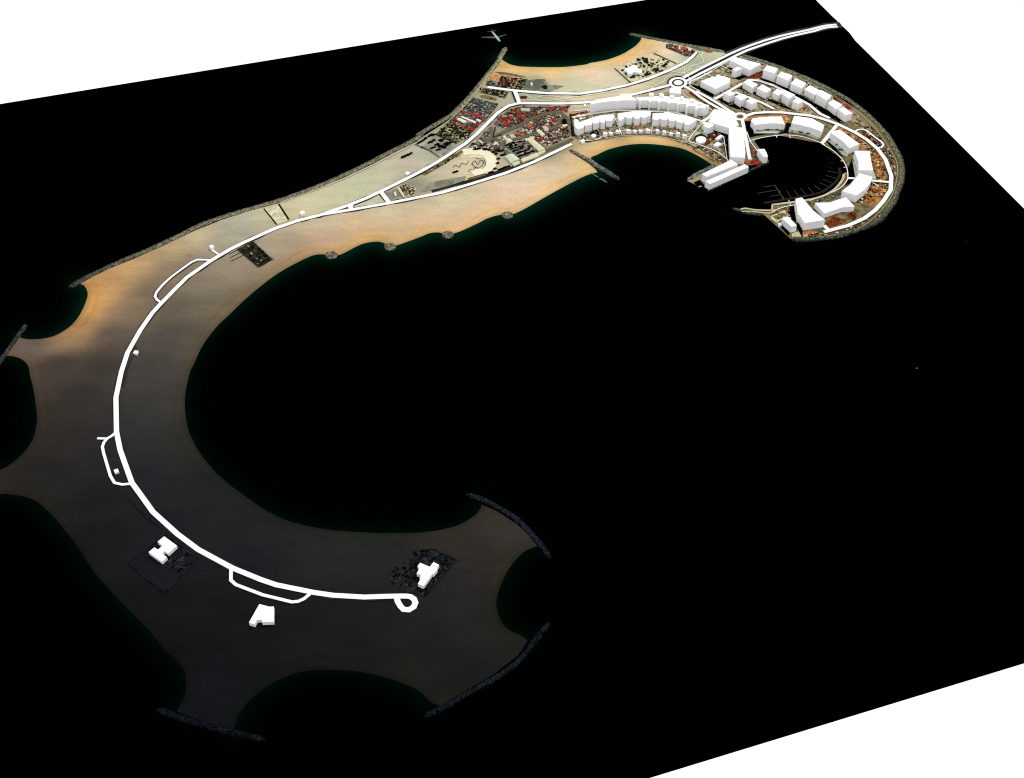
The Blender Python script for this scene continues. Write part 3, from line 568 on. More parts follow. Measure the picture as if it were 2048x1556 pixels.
for pts, d, l in (([(325,995),(390,960),(485,1000),(405,1035)],98,'nearest to the dual carriageway'),([(480,1043),(550,1005),(640,1055),(560,1100)],97,'the one in the centre'),([(632,1105),(690,1065),(790,1105),(712,1150)],92,'nearest to the ring road')):
    slab('apartment_block', 'C', pts, 3, d, 'white cube block in the short row of three, '+l, 'apartment block', GN)
slab('hotel_block', 'C', [(405,545),(478,505),(832,600),(683,683)], 3, 92, 'wide white tapering block beside the causeway landing', 'building')
slab('small_block', 'C', [(443,672),(520,635),(577,663),(488,697)], 3, 98, 'narrow white block standing against the wide tapering block', 'building')
slab('large_hall', 'C', [(12,835),(100,800),(180,772),(215,775),(237,743),(268,748),(283,770),(322,765),(415,800),(412,848),(213,940)], 10, 84, 'broad white hall with a stepped back edge beside the large roundabout', 'building')
slab('villa', 'B', [(688,668),(742,640),(798,610),(842,622),(842,658),(920,678),(908,722),(790,705),(778,740),(722,732),(715,700),(688,690)], 6, 42, 'white stepped villa in the walled plot on the north beach', 'villa')
slab('curved_block', 'F', [(343,235),(405,235),(408,203),(575,175),(745,150),(752,122),(905,118),(912,165),(950,175),(975,208),(820,207),(600,222),(440,245),(355,265)], 9, 122, 'long smooth-fronted white curved block below the inland road', 'building')
# comb block: recessed bays between projecting fins
comb = [(978,196),(1010,198),(1014,220),(1040,220),(1044,206),(1144,208),(1147,227),(1168,228),(1171,212),(1270,214),(1272,237),(1300,238),(1304,222),(1403,226),(1402,250),(1428,252),(1433,238),(1533,242),(1530,264),(1557,267),(1562,252),
        (1660,258),(1650,292),(1680,296),(1690,280),(1790,290),(1776,322),(1812,326),(1818,306),(1912,320),(1968,290),(1925,268),(1860,240),(1780,212),(1690,188),(1580,168),(1440,158),(1300,150),(1150,158),(975,166)]
o, h, (cx, cy) = slab('comb_block', 'F', comb, 3, 113, 'long white curved block with projecting fins and recessed bays, above the double row', 'building')
for ps in ([(1148,128),(1150,103),(1208,106),(1210,145)],[(1288,140),(1296,112),(1352,118),(1348,155)],[(1436,160),(1442,134),(1492,138),(1490,172)],[(1576,180),(1584,146),(1622,152),(1616,190)],[(1702,212),(1708,180),(1778,190),(1772,222)],[(1815,250),(1822,230),(1872,240),(1868,262)],[(1925,282),(1932,266),(1968,276),(1966,300)]):
    hh = h+3.5; w = W('F', ps, hh); me = prism(w, h-1, hh, (cx, cy)); link('stair_tower', me, MW, o)
slab('square_block', 'F', [(1432,45),(1455,32),(1590,45),(1582,118),(1428,108)], 3, 72, 'tall white square block next to the large roundabout, behind the comb-fronted block', 'building')
slab('terrace_block', 'F', [(130,540),(128,475),(165,463),(200,508),(245,490),(300,470),(385,440),(440,425),(520,410),(600,404),(662,402),(682,428),(650,460),(646,484),(564,490),(560,472),(552,472),(549,508),(490,516),(488,497),(464,494),(461,517),(384,527),(379,508),(372,508),(369,538),(270,557),(265,540),(256,574),(184,604),(140,575)], 29, 92,
     'white saw-edged curved terrace at the left end of the front row', 'terrace', 'white saw-edged terraces facing the cove')
slab('terrace_block', 'F', [(722,455),(720,388),(800,376),(905,362),(945,355),(1065,362),(1070,350),(1170,355),(1166,425),(1125,425),(1122,440),(1055,446),(1052,430),(1025,430),(1022,456),(950,458),(948,432),(915,430),(914,455),(846,452),(842,434),(808,434),(805,462),(775,466),(772,484),(745,482),(742,462)], 24, 96,
     'white saw-edged terrace in the middle of the front row facing the cove', 'terrace', 'white saw-edged terraces facing the cove')
slab('terrace_block', 'F', [(1205,465),(1205,387),(1350,385),(1360,370),(1430,375),(1560,405),(1655,415),(1800,470),(1785,482),(1722,532),(1702,528),(1696,547),(1634,537),(1630,502),(1612,500),(1605,517),(1526,502),(1522,482),(1500,480),(1497,492),(1426,486),(1422,467),(1395,462),(1391,480),(1318,472),(1315,457),(1286,457),(1280,472),(1215,472)], 17, 95,
     'white saw-edged terrace at the right end of the front row, beside the stepped tower', 'terrace', 'white saw-edged terraces facing the cove')
GV = 'small white beach villas in front of the terraces'
LV = ['leftmost of the line','second from the left','third from the left, beside a footpath','fourth from the left','fifth from the left','sixth from the left','seventh from the left, by the double footpath','just right of the double footpath','ninth from the left','tenth from the left, lower than the others','eleventh from the left','rightmost of the line']
for (x, y, w_, dd), l in zip([(550,672,58,42),(628,667,55,30),(722,640,65,40),(868,628,60,44),(955,637,52,34),(1033,634,55,34),(1135,622,60,44),(1265,628,48,44),(1358,645,50,46),(1450,672,52,34),(1543,665,58,52),(1632,695,60,48)], LV):
    t = 24; slab('beach_villa', 'F', [(x-w_/2,y-6),(x-w_/2+6,y-t-4),(x-w_*.05,y-t-8),(x-w_*.02,y-t),(x+w_/2,y-t+4),(x+w_/2-4,y)], 5, dd, 'small white beach villa, '+l, 'villa', GV)
slab('beach_villa', 'F', [(210,760),(238,740),(272,752),(268,774),(240,784)], 4, 26, 'little white hut alone at the left end of the cove path', 'hut')
slab('small_house', 'F', [(163,412),(190,400),(222,412),(205,428),(166,428)], 3, 18, 'low white house behind the left end of the front terraces', 'house')
slab('small_house', 'F', [(195,450),(228,440),(240,456),(205,468)], 3, 14, 'tiny white house squeezed against the left saw-edged terrace', 'house')
slab('kiosk', 'F', [(258,264),(284,262),(284,288),(260,290)], 3, 12, 'tiny white kiosk left of the smooth-fronted curved block', 'kiosk')
slab('stepped_tower', 'E', [(375,585),(395,566),(530,600),(524,628),(462,655),(400,635),(408,612)], 4, 87, 'white stepped tower between the front terraces and the big complex', 'building')
slab('low_shed', 'E', [(548,800),(618,745),(660,762),(592,812)], 3, 30, 'narrow low white shed in the brown court near the round pavilion', 'shed')
slab('low_shed', 'E', [(520,885),(585,840),(640,870),(580,905)], 3, 34, 'squarer low white shed in the brown court near the cove path', 'shed')
slab('main_complex', 'E', [(455,568),(545,440),(600,395),(640,385),(720,430),(815,500),(870,612),(815,632),(850,645),(920,650),(935,690),(948,860),(962,985),(955,1060),(760,1045),(745,840),(738,655)], 13, 95, 'largest white complex, bent with a long arm reaching down to the piers', 'building')
slab('pier_block', 'E', [(370,1285),(765,1088),(858,1148),(425,1318)], 3, 90, 'long white pier block on the cove side, the wider of the pair', 'building', 'pair of long white blocks on the pier')
slab('pier_block', 'E', [(415,1382),(950,1150),(1008,1185),(480,1420)], 3, 86, 'long narrow white pier block on the open water side of the pair', 'building', 'pair of long white blocks on the pier')
slab('dock_house', 'E', [(1128,943),(1220,940),(1250,990),(1268,1045),(1208,1048)], 4, 98, 'white five-sided block on the quay corner at the marina mouth', 'building')
GM = 'large white blocks curving round the marina'
slab('marina_block', 'E', [(1040,552),(1062,520),(1280,500),(1455,498),(1502,607),(1400,592),(1300,590),(1090,612)], 7, 84, 'white bent block at the top of the marina, next to the small roundabout', 'building', GM)
slab('marina_block', 'D', [(225,450),(265,352),(500,385),(675,480),(632,568),(490,512)], 4, 88, 'white bent block at the top right of the marina, left of the radial road', 'building', GM)
slab('marina_block', 'D', [(758,580),(810,560),(885,540),(1155,735),(1015,793),(930,705),(850,645)], 4, 88, 'white curved block just right of the radial road, facing the marina', 'building', GM)
slab('marina_block', 'D', [(1085,835),(1120,828),(1298,832),(1300,900),(1338,1097),(1142,1092),(1140,985)], 4, 92, 'white upright wedge block on the right shore of the marina', 'building', GM)
slab('marina_block', 'D', [(1155,1135),(1330,1185),(1300,1262),(1225,1358),(1115,1437),(915,1378),(1025,1295),(1090,1215)], 4, 100, 'white slanting block below the short road on the right shore of the marina', 'building', GM)
slab('marina_block', 'H', [(1230,788),(1420,785),(1650,712),(1770,838),(1600,850),(1355,935)], 5, 70, 'low white bent block at the bottom of the marina, right of the tall tower', 'building', GM)
slab('corner_tower', 'H', [(962,735),(1050,715),(1125,800),(1200,890),(1365,1022),(1090,1065),(1028,968),(998,948)], 5, 105, 'tall white tapering tower at the bottom tip of the marina end', 'building')
slab('end_block', 'H', [(780,1000),(865,980),(980,1100),(905,1115)], 3, 84, 'small white oblong block left of the tall tapering tower', 'building')
slab('gate_hut', 'H', [(725,1068),(765,1060),(778,1085),(740,1095)], 3, 34, 'tiny white hut at the seawall beside the small oblong block', 'hut')
GK = 'tiny white huts spaced along the coast road'
for c, ps, i, d, l in (('J',[(1600,680),(1630,655),(1665,675),(1630,697)],3,22,'tiny white hut beyond the coast road above the triangular junction'),('J',[(256,1170),(308,1158),(320,1192),(268,1205)],3,34,'tiny white hut between the sandy plot and the road fork'),
   ('M',[(1628,165),(1657,148),(1683,166),(1655,186)],3,26,'tiny white hut at the end of a short spur road'),('M',[(850,1257),(868,1232),(905,1235),(888,1266)],3,21,'tiny white hut on the inner side of the road bend'),('O',[(1163,460),(1203,445),(1218,475),(1177,490)],3,20,'tiny white hut inside the lay-by loop on the dark sand')):
    slab('roadside_hut', c, ps, i, d, l, 'hut', GK)
slab('wing_building', 'P', [(385,222),(452,167),(583,262),(495,343),(458,317),(430,343),(480,380),(430,427),(293,328),(352,280),(388,303),(437,262)], 7, 31, 'low white building shaped like the letter H on the dark sand', 'building')
slab('wedge_building', 'P', [(1427,860),(1530,888),(1575,885),(1573,1040),(1455,1045),(1452,1018),(1403,1022),(1378,1068),(1320,1050)], 7, 32, 'low white wedge-shaped building with a notch, below the lay-by road', 'building')
slab('cross_building', 'Q', [(487,882),(512,847),(612,888),(650,840),(707,868),(680,905),(690,915),(648,965),(637,960),(548,1085),(490,1062),(518,1015),(508,1008),(525,970),(478,955),(508,905)], 9, 35, 'white cross-shaped building in the dark garden by the turning loop', 'building')
# round pavilion and oval
def disc(name, c, cx_, cy_, rx, ry, z, label, cat):
    ps = [(cx_+rx*math.cos(a*math.pi/20), cy_+ry*math.sin(a*math.pi/20)) for a in range(40)]
    w = W(c, ps, z); ox = sum(p[0] for p in w)/40; oy = sum(p[1] for p in w)/40
    o = link(name, prism(w, .3, z, (ox, oy)), MW); o.location = (ox, oy, 0); return tag(o, label, cat)
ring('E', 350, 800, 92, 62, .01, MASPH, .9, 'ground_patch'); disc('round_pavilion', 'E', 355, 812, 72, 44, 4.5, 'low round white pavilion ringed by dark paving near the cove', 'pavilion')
disc('oval_pavilion', 'F', 393, 688, 34, 22, 2.5, 'small low oval white roof in the dark court below the left terrace', 'pavilion')
# ------------------------------------------------------------------ flat sheds in the work yards (colour varies)
def shed(c, ps, col, hgt, label, group, name='storage_shed', cat='shed'):
    w = W(c, ps, hgt); ox = sum(p[0] for p in w)/len(w); oy = sum(p[1] for p in w)/len(w)
    if area2(w) < 0: w = w[::-1]
    n = len(w); v = [(x-ox, y-oy, .3) for x, y in w]+[(x-ox, y-oy, hgt) for x, y in w]
    f = [(i, (i+1) % n, n+(i+1) % n, n+i) for i in range(n)]
    if n == 4:                                # shallow gable
        e = [math.dist(w[0], w[1]), math.dist(w[1], w[2])]; k = 0 if e[0] < e[1] else 1
        a, b, c_, d_ = [n+(k+j) % 4 for j in range(4)]
        m1 = tuple((v[a][q]+v[b][q])/2 for q in (0, 1))+(hgt+.12*min(e),); m2 = tuple((v[c_][q]+v[d_][q])/2 for q in (0, 1))+(hgt+.12*min(e),)
        v += [m1, m2]; f += [(a, b, 8), (c_, d_, 9), (b, c_, 9, 8), (d_, a, 8, 9)]
    me = bpy.data.meshes.new('m'); me.from_pydata(v, [], f); me.update(); set_col(me, np.array([alb(col)]*len(v)))
    o = link(name, me, MATTR); o.location = (ox, oy, 0); return tag(o, label, cat, group)
crm = (228,224,190); GS = 'sheds in the work yards beside the coast road'
for ps, l in (([(1385,810),(1425,790),(1635,955),(1545,985),(1520,960),(1590,940)],0),): pass
shed('G', [(1395,815),(1470,800),(1640,940),(1560,975)], crm, 5, 'long cream-roofed shed slanting down the right side of the parking yard', GS)
shed('G', [(1360,805),(1480,768),(1500,790),(1385,830)], crm, 4, 'short cream shed capping the top of the long slanting shed', GS)
shed('G', [(1540,990),(1635,945),(1645,975),(1555,1022)], (225,222,170), 4, 'small cream shed at the foot of the long slanting shed', GS)
shed('G', [(1305,1080),(1525,990),(1560,1030),(1335,1120)], crm, 4.5, 'long cream shed lying parallel to the lower road', GS)
shed('G', [(1095,1040),(1200,1005),(1290,1080),(1180,1130)], (215,225,205), 5, 'squarish pale shed beside the cream mound', GS)
shed('G', [(1185,1135),(1270,1100),(1300,1130),(1215,1170)], crm, 4, 'low cream annexe next to the lower road, left of the long parallel shed', GS)
shed('G', [(1100,815),(1160,795),(1200,835),(1140,855)], crm, 4, 'cream shed at the top left corner of the parking yard', GS)
shed('G', [(1060,770),(1095,755),(1125,800),(1100,815)], crm, 3.5, 'narrow cream shed standing above the corner one', GS)
shed('G', [(1150,745),(1200,735),(1245,780),(1185,800)], (195,200,180), 4, 'grey-white shed under the red tanks', GS)
shed('G', [(1305,380),(1440,385),(1425,425),(1310,418)], (185,200,172), 4, 'pale green-grey shed just below the inland road', GS)
shed('G', [(1520,690),(1560,670),(1640,740),(1600,770)], crm, 4, 'cream shed in the centre of the red yard', GS)
shed('G', [(1600,630),(1680,640),(1690,690),(1640,700)], (225,190,175), 3.5, 'pinkish roofed shed in the middle of the red yard', GS)
shed('G', [(1870,610),(1940,600),(1945,625),(1880,640)], crm, 3.5, 'small cream shed near the right fence of the yard', GS)
shed('G', [(1870,540),(1930,535),(1940,590),(1880,595)], (16,16,16), 3.5, 'black square tank roof near the right fence of the yard', GS)
shed('G', [(720,820),(740,815),(800,855),(785,862)], (235,235,215), 3, 'thin white shed alongside the coast road', GS)
shed('G', [(930,870),(990,840),(1000,862),(940,890)], (225,225,215), 3, 'white shed on its own grey island of yard track', GS)
shed('J', [(1505,870),(1530,862),(1600,975),(1580,985)], crm, 3.5, 'narrow cream shed beside the triangular junction', GS)
shed('J', [(1455,925),(1480,915),(1495,965),(1470,975)], (235,225,190), 3.5, 'small cream shed on the rounded grey plot at the junction', GS)
shed('A', [(1098,855),(1125,855),(1130,892),(1105,892)], (235,235,225), 3, 'small white box shed alone on the stained sand', GS)
for ps, l in (([(480,500),(520,495),(700,570),(690,590),(640,580)],'uppermost, the longest one'),([(430,530),(480,520),(580,570),(530,585)],'lower left one'),([(690,545),(720,530),(770,550),(750,570)],'small one at the right end')):
    shed('G', ps if len(ps) == 4 else [ps[0],ps[1],ps[2],ps[3]], (238,236,228), 3.5, 'bright white shed in the red and white seaward yard, '+l, 'white sheds in the seaward yard')
RS = .8
for ps, l in (([(590,460),(620,440),(830,500),(810,535)],'long bright red shed roof in the seaward yard'),([(490,410),(530,405),(570,440),(530,470)],'short red shed roof nearest the sea in the seaward yard'),([(610,650),(660,645),(670,680),(640,690)],'small red shed beside the coast road below the white sheds'),
   ([(1300,490),(1350,480),(1370,520),(1320,550)],'red shed in the upper left yard below the inland road'),([(1130,480),(1200,490),(1215,530),(1170,550)],'red shed left of the other one in the upper yard'),([(1070,580),(1150,560),(1170,600),(1100,620)],'lowest red shed of the upper left yard'),
   ([(1240,410),(1290,415),(1310,460),(1260,455)],'light red shed just left of the pale green-grey shed'),([(1710,365),(1770,365),(1770,400),(1720,395)],'red shed under the inland road, left of two'),([(1840,370),(1910,375),(1900,410),(1845,405)],'red shed under the inland road, right of two'),
   ([(1740,510),(1800,525),(1780,575),(1735,560)],'red shed tucked inside the bend of the yard track'),([(1370,610),(1440,600),(1465,640),(1400,665)],'orange-red shed in the middle of the triangle yard'),([(1230,715),(1300,705),(1315,745),(1250,760)],'orange-red round-looking shed above the parking yard'),
   ([(1550,790),(1600,775),(1625,815),(1580,830)],'red shed to the right of the long slanting shed'),([(1010,520),(1050,525),(1055,560),(1020,570)],'small red shed nearest the coast road bend')):
    qx, qy = sum(p[0] for p in ps)/4, sum(p[1] for p in ps)/4; ps = [(qx+(p[0]-qx)*RS, qy+(p[1]-qy)*RS) for p in ps]
    shed('G', ps, (188,50,42) if 'orange' not in l else (192,88,60), 3.5, l, 'red roofed sheds in the yards')
for ps, l in (([(780,60),(860,100),(930,155),(905,165),(800,85)],'long row of red cabins along the seawall behind the outermost blocks'),([(975,185),(1045,240),(1020,250),(960,205)],'red cabin row at the far end behind the outermost blocks')):
    shed('D', ps, (185,45,35), 3, l, 'red cabins', 'site_cabin', 'cabin')
shed('E', [(1070,1105),(1140,1110),(1150,1145),(1080,1150)], (225,35,22), 3, 'bright red cabin on the quay next to the five-sided block', 'red cabins', 'site_cabin', 'cabin')
shed('E', [(950,1100),(1030,1095),(1040,1125),(960,1130)], (190,95,70), 3, 'dull red cabin at the foot of the white ramp', 'red cabins', 'site_cabin', 'cabin')
shed('B', [(1450,365),(1505,362),(1510,405),(1455,400)], (205,85,45), 3, 'orange cabin in the small fenced yard on the north tip', 'red cabins', 'site_cabin', 'cabin')
shed('B', [(1415,362),(1440,362),(1440,402),(1415,398)], (235,225,200), 3, 'white cabin beside the orange cabin on the north tip', 'red cabins', 'site_cabin', 'cabin')
shed('B', [(1545,385),(1590,390),(1590,420),(1545,415)], (225,225,205), 3, 'pale cabin at the right end of the fenced yard on the north tip', 'red cabins', 'site_cabin', 'cabin')
shed('B', [(1790,400),(1865,405),(1860,430),(1795,425)], (190,90,70), 3, 'dull red cabin alone by the north seawall near the causeway', 'red cabins', 'site_cabin', 'cabin')
shed('D', [(390,225),(425,235),(405,265),(385,250)], (195,55,35), 3, 'small red cabin beside the last block of the middle row', 'red cabins', 'site_cabin', 'cabin')
# ------------------------------------------------------------------ yard clutter (stuff)
PAL = dict(mix=[(54,56,52),(96,96,86),(140,136,116),(185,185,165),(235,232,215),(150,134,104),(120,60,45),(70,85,90),(20,20,20),(140,120,85)],
           red=[(196,52,42),(120,66,54),(214,208,190),(60,60,56),(120,116,100),(96,92,78),(140,134,112),(110,106,90),(70,70,62),(185,62,48),(52,56,52),(20,20,20)],
           brown=[(40,24,16),(90,50,32),(140,110,80),(20,16,12),(190,175,140),(70,40,28),(110,100,80)],
           dark=[(10,10,9),(24,24,20),(60,58,44),(110,104,78),(150,144,100),(18,18,16),(190,184,140)],
           blue=[(74,80,76),(90,105,108),(130,140,135),(40,48,50),(170,175,165),(80,84,70)],
           urban=[(40,38,30),(90,84,66),(150,135,100),(200,190,160),(235,230,210),(140,70,40),(90,86,68),(12,12,10)],
           earth=[(90,66,44),(150,96,52),(196,142,84),(90,50,24),(230,190,130),(20,14,10)], dim=[(8,8,8),(14,14,15),(40,42,45),(50,52,56),(12,12,12)])
SEGA = None
def on_road(q):
    global SEGA
    if SEGA is None: SEGA = (np.array([a for a, b, w in SEGS]), np.array([b for a, b, w in SEGS]), np.array([w for a, b, w in SEGS]))
    A, B, Wd = SEGA; d = B-A; t = np.clip(((q-A)*d).sum(1)/((d**2).sum(1)+1e-9), 0, 1)
    return bool((np.hypot(*(q-(A+t[:, None]*d)).T) < Wd).any())
def clutter(c, ps, n, pal, ang, sz=(2, 7), hz=(.5, 2.2), keep=None, label='dense clutter of containers, machines and stored goods in a work yard'):
    poly = W(c, ps, 1); P = np.array(poly); v, f, cl = [], [], []
    cnt = 0
    while cnt < n:
        q = np.random.uniform(P.min(0), P.max(0), (1, 2))
        if not inside(q, poly)[0]: continue
        cnt += 1
        if on_road(q[0]): continue
        a = math.radians(ang+random.choice((0, 90))+random.uniform(-9, 9)); l = random.uniform(*sz)*.42; w_ = l*random.uniform(.3, .8); h = random.uniform(*hz)
        ca, sa = math.cos(a), math.sin(a); b = len(v); col = alb(random.choice(PAL[pal]))
        for z in (.6, .7+h):
            for sx, sy in ((-1,-1),(1,-1),(1,1),(-1,1)):
                x, y = sx*l, sy*w_; v.append((q[0][0]+x*ca-y*sa, q[0][1]+x*sa+y*ca, z)); cl.append(col)
        f += [(b+4, b+5, b+6, b+7), (b, b+1, b+5, b+4), (b+1, b+2, b+6, b+5), (b+2, b+3, b+7, b+6), (b+3, b, b+4, b+7)]
    me = bpy.data.meshes.new('m'); me.from_pydata(v, [], f); me.update(); set_col(me, np.array(cl))
    return tag(link('yard_clutter', me, MATTR), label, 'clutter', None, 'stuff')
def yc(k, n, pal, ang, lab, **kw): clutter(*Y[k], n, pal, ang, label=lab, **kw)
yc('n1',190,'brown',20,'brown clutter in the fenced yard on the north beach, left part')
yc('n2',90,'dark',20,'dark stacked goods in the strip yard next to the brown one')
yc('n3',70,'blue',15,'grey-blue stored goods in the small yard by the north seawall')
yc('n4',130,'dark',15,'yellow and dark goods in the narrow yard below the road end')
yc('w1',430,'blue',-20,'grey-blue stored goods at the top of the seaward yard')
yc('w2',330,'red',-22,'red and white containers packed in the middle of the seaward yard')
yc('w3',330,'dark',-22,'dark and olive heaps at the bottom of the seaward yard')
yc('e1',470,'red',28,'red and grey containers packed below the inland road bend')
yc('e2',520,'mix',25,'mixed containers and machines in the right part of the triangle yard')
yc('e3',200,'mix',28,'scattered goods between the cream sheds')
yc('e4',260,'mix',28,'mixed goods in the yard corner beside the coast road')
clutter('G',[(140,735),(300,640),(420,700),(440,850)],120,'dark',-20,label='yellowish heaps at the seaward corner of the yard')
clutter('B',[(1290,330),(1620,410),(1550,490),(1270,375)],90,'red',-15,label='small red and dark goods in the fenced yard on the north tip')
clutter('B',[(700,630),(960,500),(1330,600),(1200,690),(900,800),(740,790)],110,'urban',20,label='small garden walls, pavings and stores in the walled beach plot')
clutter('C',[(380,470),(560,490),(860,600),(1480,840),(1600,910),(2048,1200),(2000,1230),(1500,930),(1000,700),(560,600)],200,'urban',-25,sz=(1.5,5),label='low walls, pavings and planters behind the outermost blocks')
clutter('C',[(420,900),(640,770),(1100,920),(1950,1400),(1500,1290),(600,1240),(240,1080)],420,'urban',-25,sz=(1.5,5),hz=(.2,1),label='pavings, parked things and planters among the cube blocks')
clutter('F',[(150,480),(350,390),(980,345),(1250,400),(1960,330),(1880,480),(1700,740),(1100,660),(560,710),(200,740)],520,'urban',5,sz=(1.5,5),hz=(.2,1),label='garden walls, pavings and planters round the front terraces')
clutter('F',[(1890,560),(2350,700),(2250,1060),(1800,850)],200,'urban',30,sz=(1.5,5),hz=(.2,1),label='pavings and stores around the round pavilion')
clutter('F',[(1800,840),(1900,820),(2330,1090),(2200,1130)],160,'red',-30,sz=(1.5,5),label='red and grey building goods along the cove edge by the complex')
clutter('E',[(960,850),(1040,850),(1200,1150),(960,1150)],130,'red',-30,sz=(1.5,5),label='red and grey building goods on the quay beside the long arm')
clutter('D',[(880,500),(1400,830),(1540,1200),(1540,1400),(1300,1536),(1150,1536),(1380,1200),(1300,860)],420,'earth',-40,sz=(2,8),hz=(.1,.6),label='orange earth heaps and trench edges inside the ring road')
clutter('D',[(1060,420),(1350,530),(1500,720),(1630,950),(1650,1200),(1590,1400),(1600,1150),(1500,900),(1400,770),(1180,520)],420,'urban',-45,sz=(1.5,5),label='dark rubble and stores between the ring road and seawall')
clutter('H',[(1250,1180),(1700,1110),(2048,920),(2150,960),(1900,1110),(1500,1235),(1050,1262)],200,'urban',20,sz=(1.5,5),hz=(.2,1),label='rubble strip between the lower ring road and seawall')
clutter('H',[(1130,790),(1550,610),(1600,680),(1250,810)],90,'blue',20,sz=(2,5),label='grey stores between the promenade and the low bent block')
clutter('H',[(620,860),(900,790),(900,1000),(700,1060),(600,970)],80,'urban',20,sz=(2,5),hz=(.2,.8),label='pavings around the sports court by the jetty')
clutter('L',[(400,700),(545,640),(740,805),(600,875)],26,'dark',-40,label='dark goods in the fenced inner plot below the coast road')
clutter('Q',[(440,740),(640,715),(870,820),(560,1170),(380,1130),(390,950)],170,'dim',-40,sz=(2,8),hz=(.2,1),label='dim garden beds and walls around the cross-shaped building')
clutter('Q',[(200,900),(420,780),(380,1080),(200,1080)],60,'dim',0,sz=(2,6),hz=(.1,.5),label='dim planted spots left of the dark garden')
clutter('P',[(470,420),(700,300),(800,400),(640,540)],36,'dim',-38,sz=(3,10),hz=(.1,.5),label='dim foundation walls beside the H-shaped building')
clutter('J',[(1500,880),(1620,820),(1730,880),(1700,960),(1590,975)],60,'brown',-30,sz=(2,5),label='brown goods in the small plot by the triangular junction')
clutter('G',[(0,1270),(500,960),(560,980),(200,1180)],40,'dark',30,sz=(2,6),label='brown heaps along the coast road verge')
clutter('J',[(1750,330),(1860,200),(1960,160),(2040,160),(1830,370)],1,'dark',0,label='dark heap at the edge of the grey parking yard')
# ------------------------------------------------------------------ parked vehicles (dark), one mesh copied
def vehicle_mesh():
    bm = bmesh.new()
    prof = [(-4,.5),(-4,2.0),(-3.4,2.1),(-1.2,2.1),(-.9,3.0),(2.4,3.0),(3.2,2.0),(4,1.8),(4,.5)]
    A = [bm.verts.new((x, -1.5, z)) for x, z in prof]; B_ = [bm.verts.new((x, 1.5, z)) for x, z in prof]
    bm.faces.new(A); bm.faces.new(B_[::-1])
    for i in range(len(prof)): j = (i+1) % len(prof); bm.faces.new((A[j], A[i], B_[i], B_[j]))
    for x in (-2.6, 2.6):
        for y in (-1.4, 1.4):
            m = bmesh.ops.create_cone(bm, segments=8, radius1=.6, radius2=.6, depth=.5, cap_ends=True)['verts']
            for q in m: q.co = Vector((q.co.x+x, q.co.z+y, q.co.y+.75))
    bmesh.ops.recalc_face_normals(bm, faces=bm.faces); me = bpy.data.meshes.new('truck'); bm.to_mesh(me); return me
vm = vehicle_mesh(); mv = new_mat('dark_vehicle', alb((14,14,14)), rough=.7); vm.materials.append(mv); veh0 = None
def veh(c, p, ang, label, group):
    o = bpy.data.objects.new('parked_truck', vm); COL.objects.link(o); X_, Y_ = up(px(c, p), .5); o.location = (X_, Y_, .42)
    o.rotation_euler = (0, 0, math.radians(ang+random.uniform(-5, 5))); return tag(o, label, 'truck', group)
l1 = 'dark truck parked in the square lot between the sheds'; g1 = 'dark trucks in the square lot between the sheds'
for x, y in [(1110,900),(1140,880),(1170,905),(1195,860),(1225,870),(1160,930),(1245,895),(1190,945),(1215,975),(1230,930),(1260,960),(1285,920),(1310,945),(1330,915),(1270,1005),(1300,990),(1330,985),(1360,975),(1390,955),(1420,950),(1300,850),(1350,880),(1290,1045),(1320,1035),(1350,1030),(1380,1010),(1410,1005),(1450,985),(1480,980),(1180,890)]:
    veh('G', (x, y), 30, l1, g1)
l2 = 'dark truck in the rows of the open grey lot by the seawall'; g2 = 'dark trucks in the open grey lot by the seawall'
for x, y in [(60,770),(80,755),(105,750),(60,860),(85,855),(120,830),(205,825),(225,840),(240,820),(150,890),(170,880),(190,900),(95,935),(125,925),(205,920),(225,910),(245,925),(270,880),(295,865),(320,880),(345,860),(170,960),(195,955),(270,930),(290,900),(10,800)]:
    veh('G', (x, y), 28, l2, g2)
l3 = 'dark truck standing round the edge of the cream mound'; g3 = 'dark trucks round the cream mound'
for x, y in [(680,950),(715,950),(740,945),(810,950),(835,955),(880,960),(935,990),(970,1015),(980,960),(1000,970),(1025,975),(1060,970),(1050,1030),(1080,1025),(990,1140),(955,1215),(1015,1230),(1045,1220),(1075,1205),(1100,1195),(1140,1185),(890,1270),(915,1265),(400,1265),(430,1255),(1000,1080),(760,900),(790,905),(820,885),(650,880)]:
    veh('G', (x, y), 25, l3, g3)
l4 = 'small dark truck in the short line on the open coast sand'; g4 = 'dark trucks in a short line on the coast sand'
for x, y in [(1565,480),(1590,472),(1612,462),(1632,452),(1655,445),(1678,432)]: veh('J', (x, y), 60, l4, g4)
for x, y in [(1770,300),(1800,285),(1830,268),(1860,245),(1915,210),(1940,195),(1970,195),(1915,290),(1945,280),(1965,262)]: veh('J', (x, y), 60, l2, g2)
# ------------------------------------------------------------------ bushes in the beach plot and on the aprons
def bush_mesh(s):
    random.seed(s); bm = bmesh.new(); me = bpy.data.meshes.new('bush')
    for i in range(7):
        r = bmesh.ops.create_icosphere(bm, subdivisions=2, radius=random.uniform(1.0, 1.9))['verts']; c = Vector((random.uniform(-2, 2), random.uniform(-2, 2), random.uniform(.8, 2.4)))
        for q in r: q.co = q.co*random.uniform(.75, 1.2)+c
    bm.to_mesh(me); me.materials.append(MB_); return me
MB_ = new_mat('dark_leaves', alb((34,36,20)), n1=.4, s1=.8); bms = [bush_mesh(s) for s in range(4)]; random.seed(11)
def bush(c, p, s, label, group):
    o = bpy.data.objects.new('bush', random.choice(bms)); COL.objects.link(o); X_, Y_ = up(px(c, p), 0); o.location = (X_, Y_, .4); o.scale = (s, s, s*.8); o.rotation_euler.z = random.uniform(0, 6)
    return tag(o, label, 'bush', group)
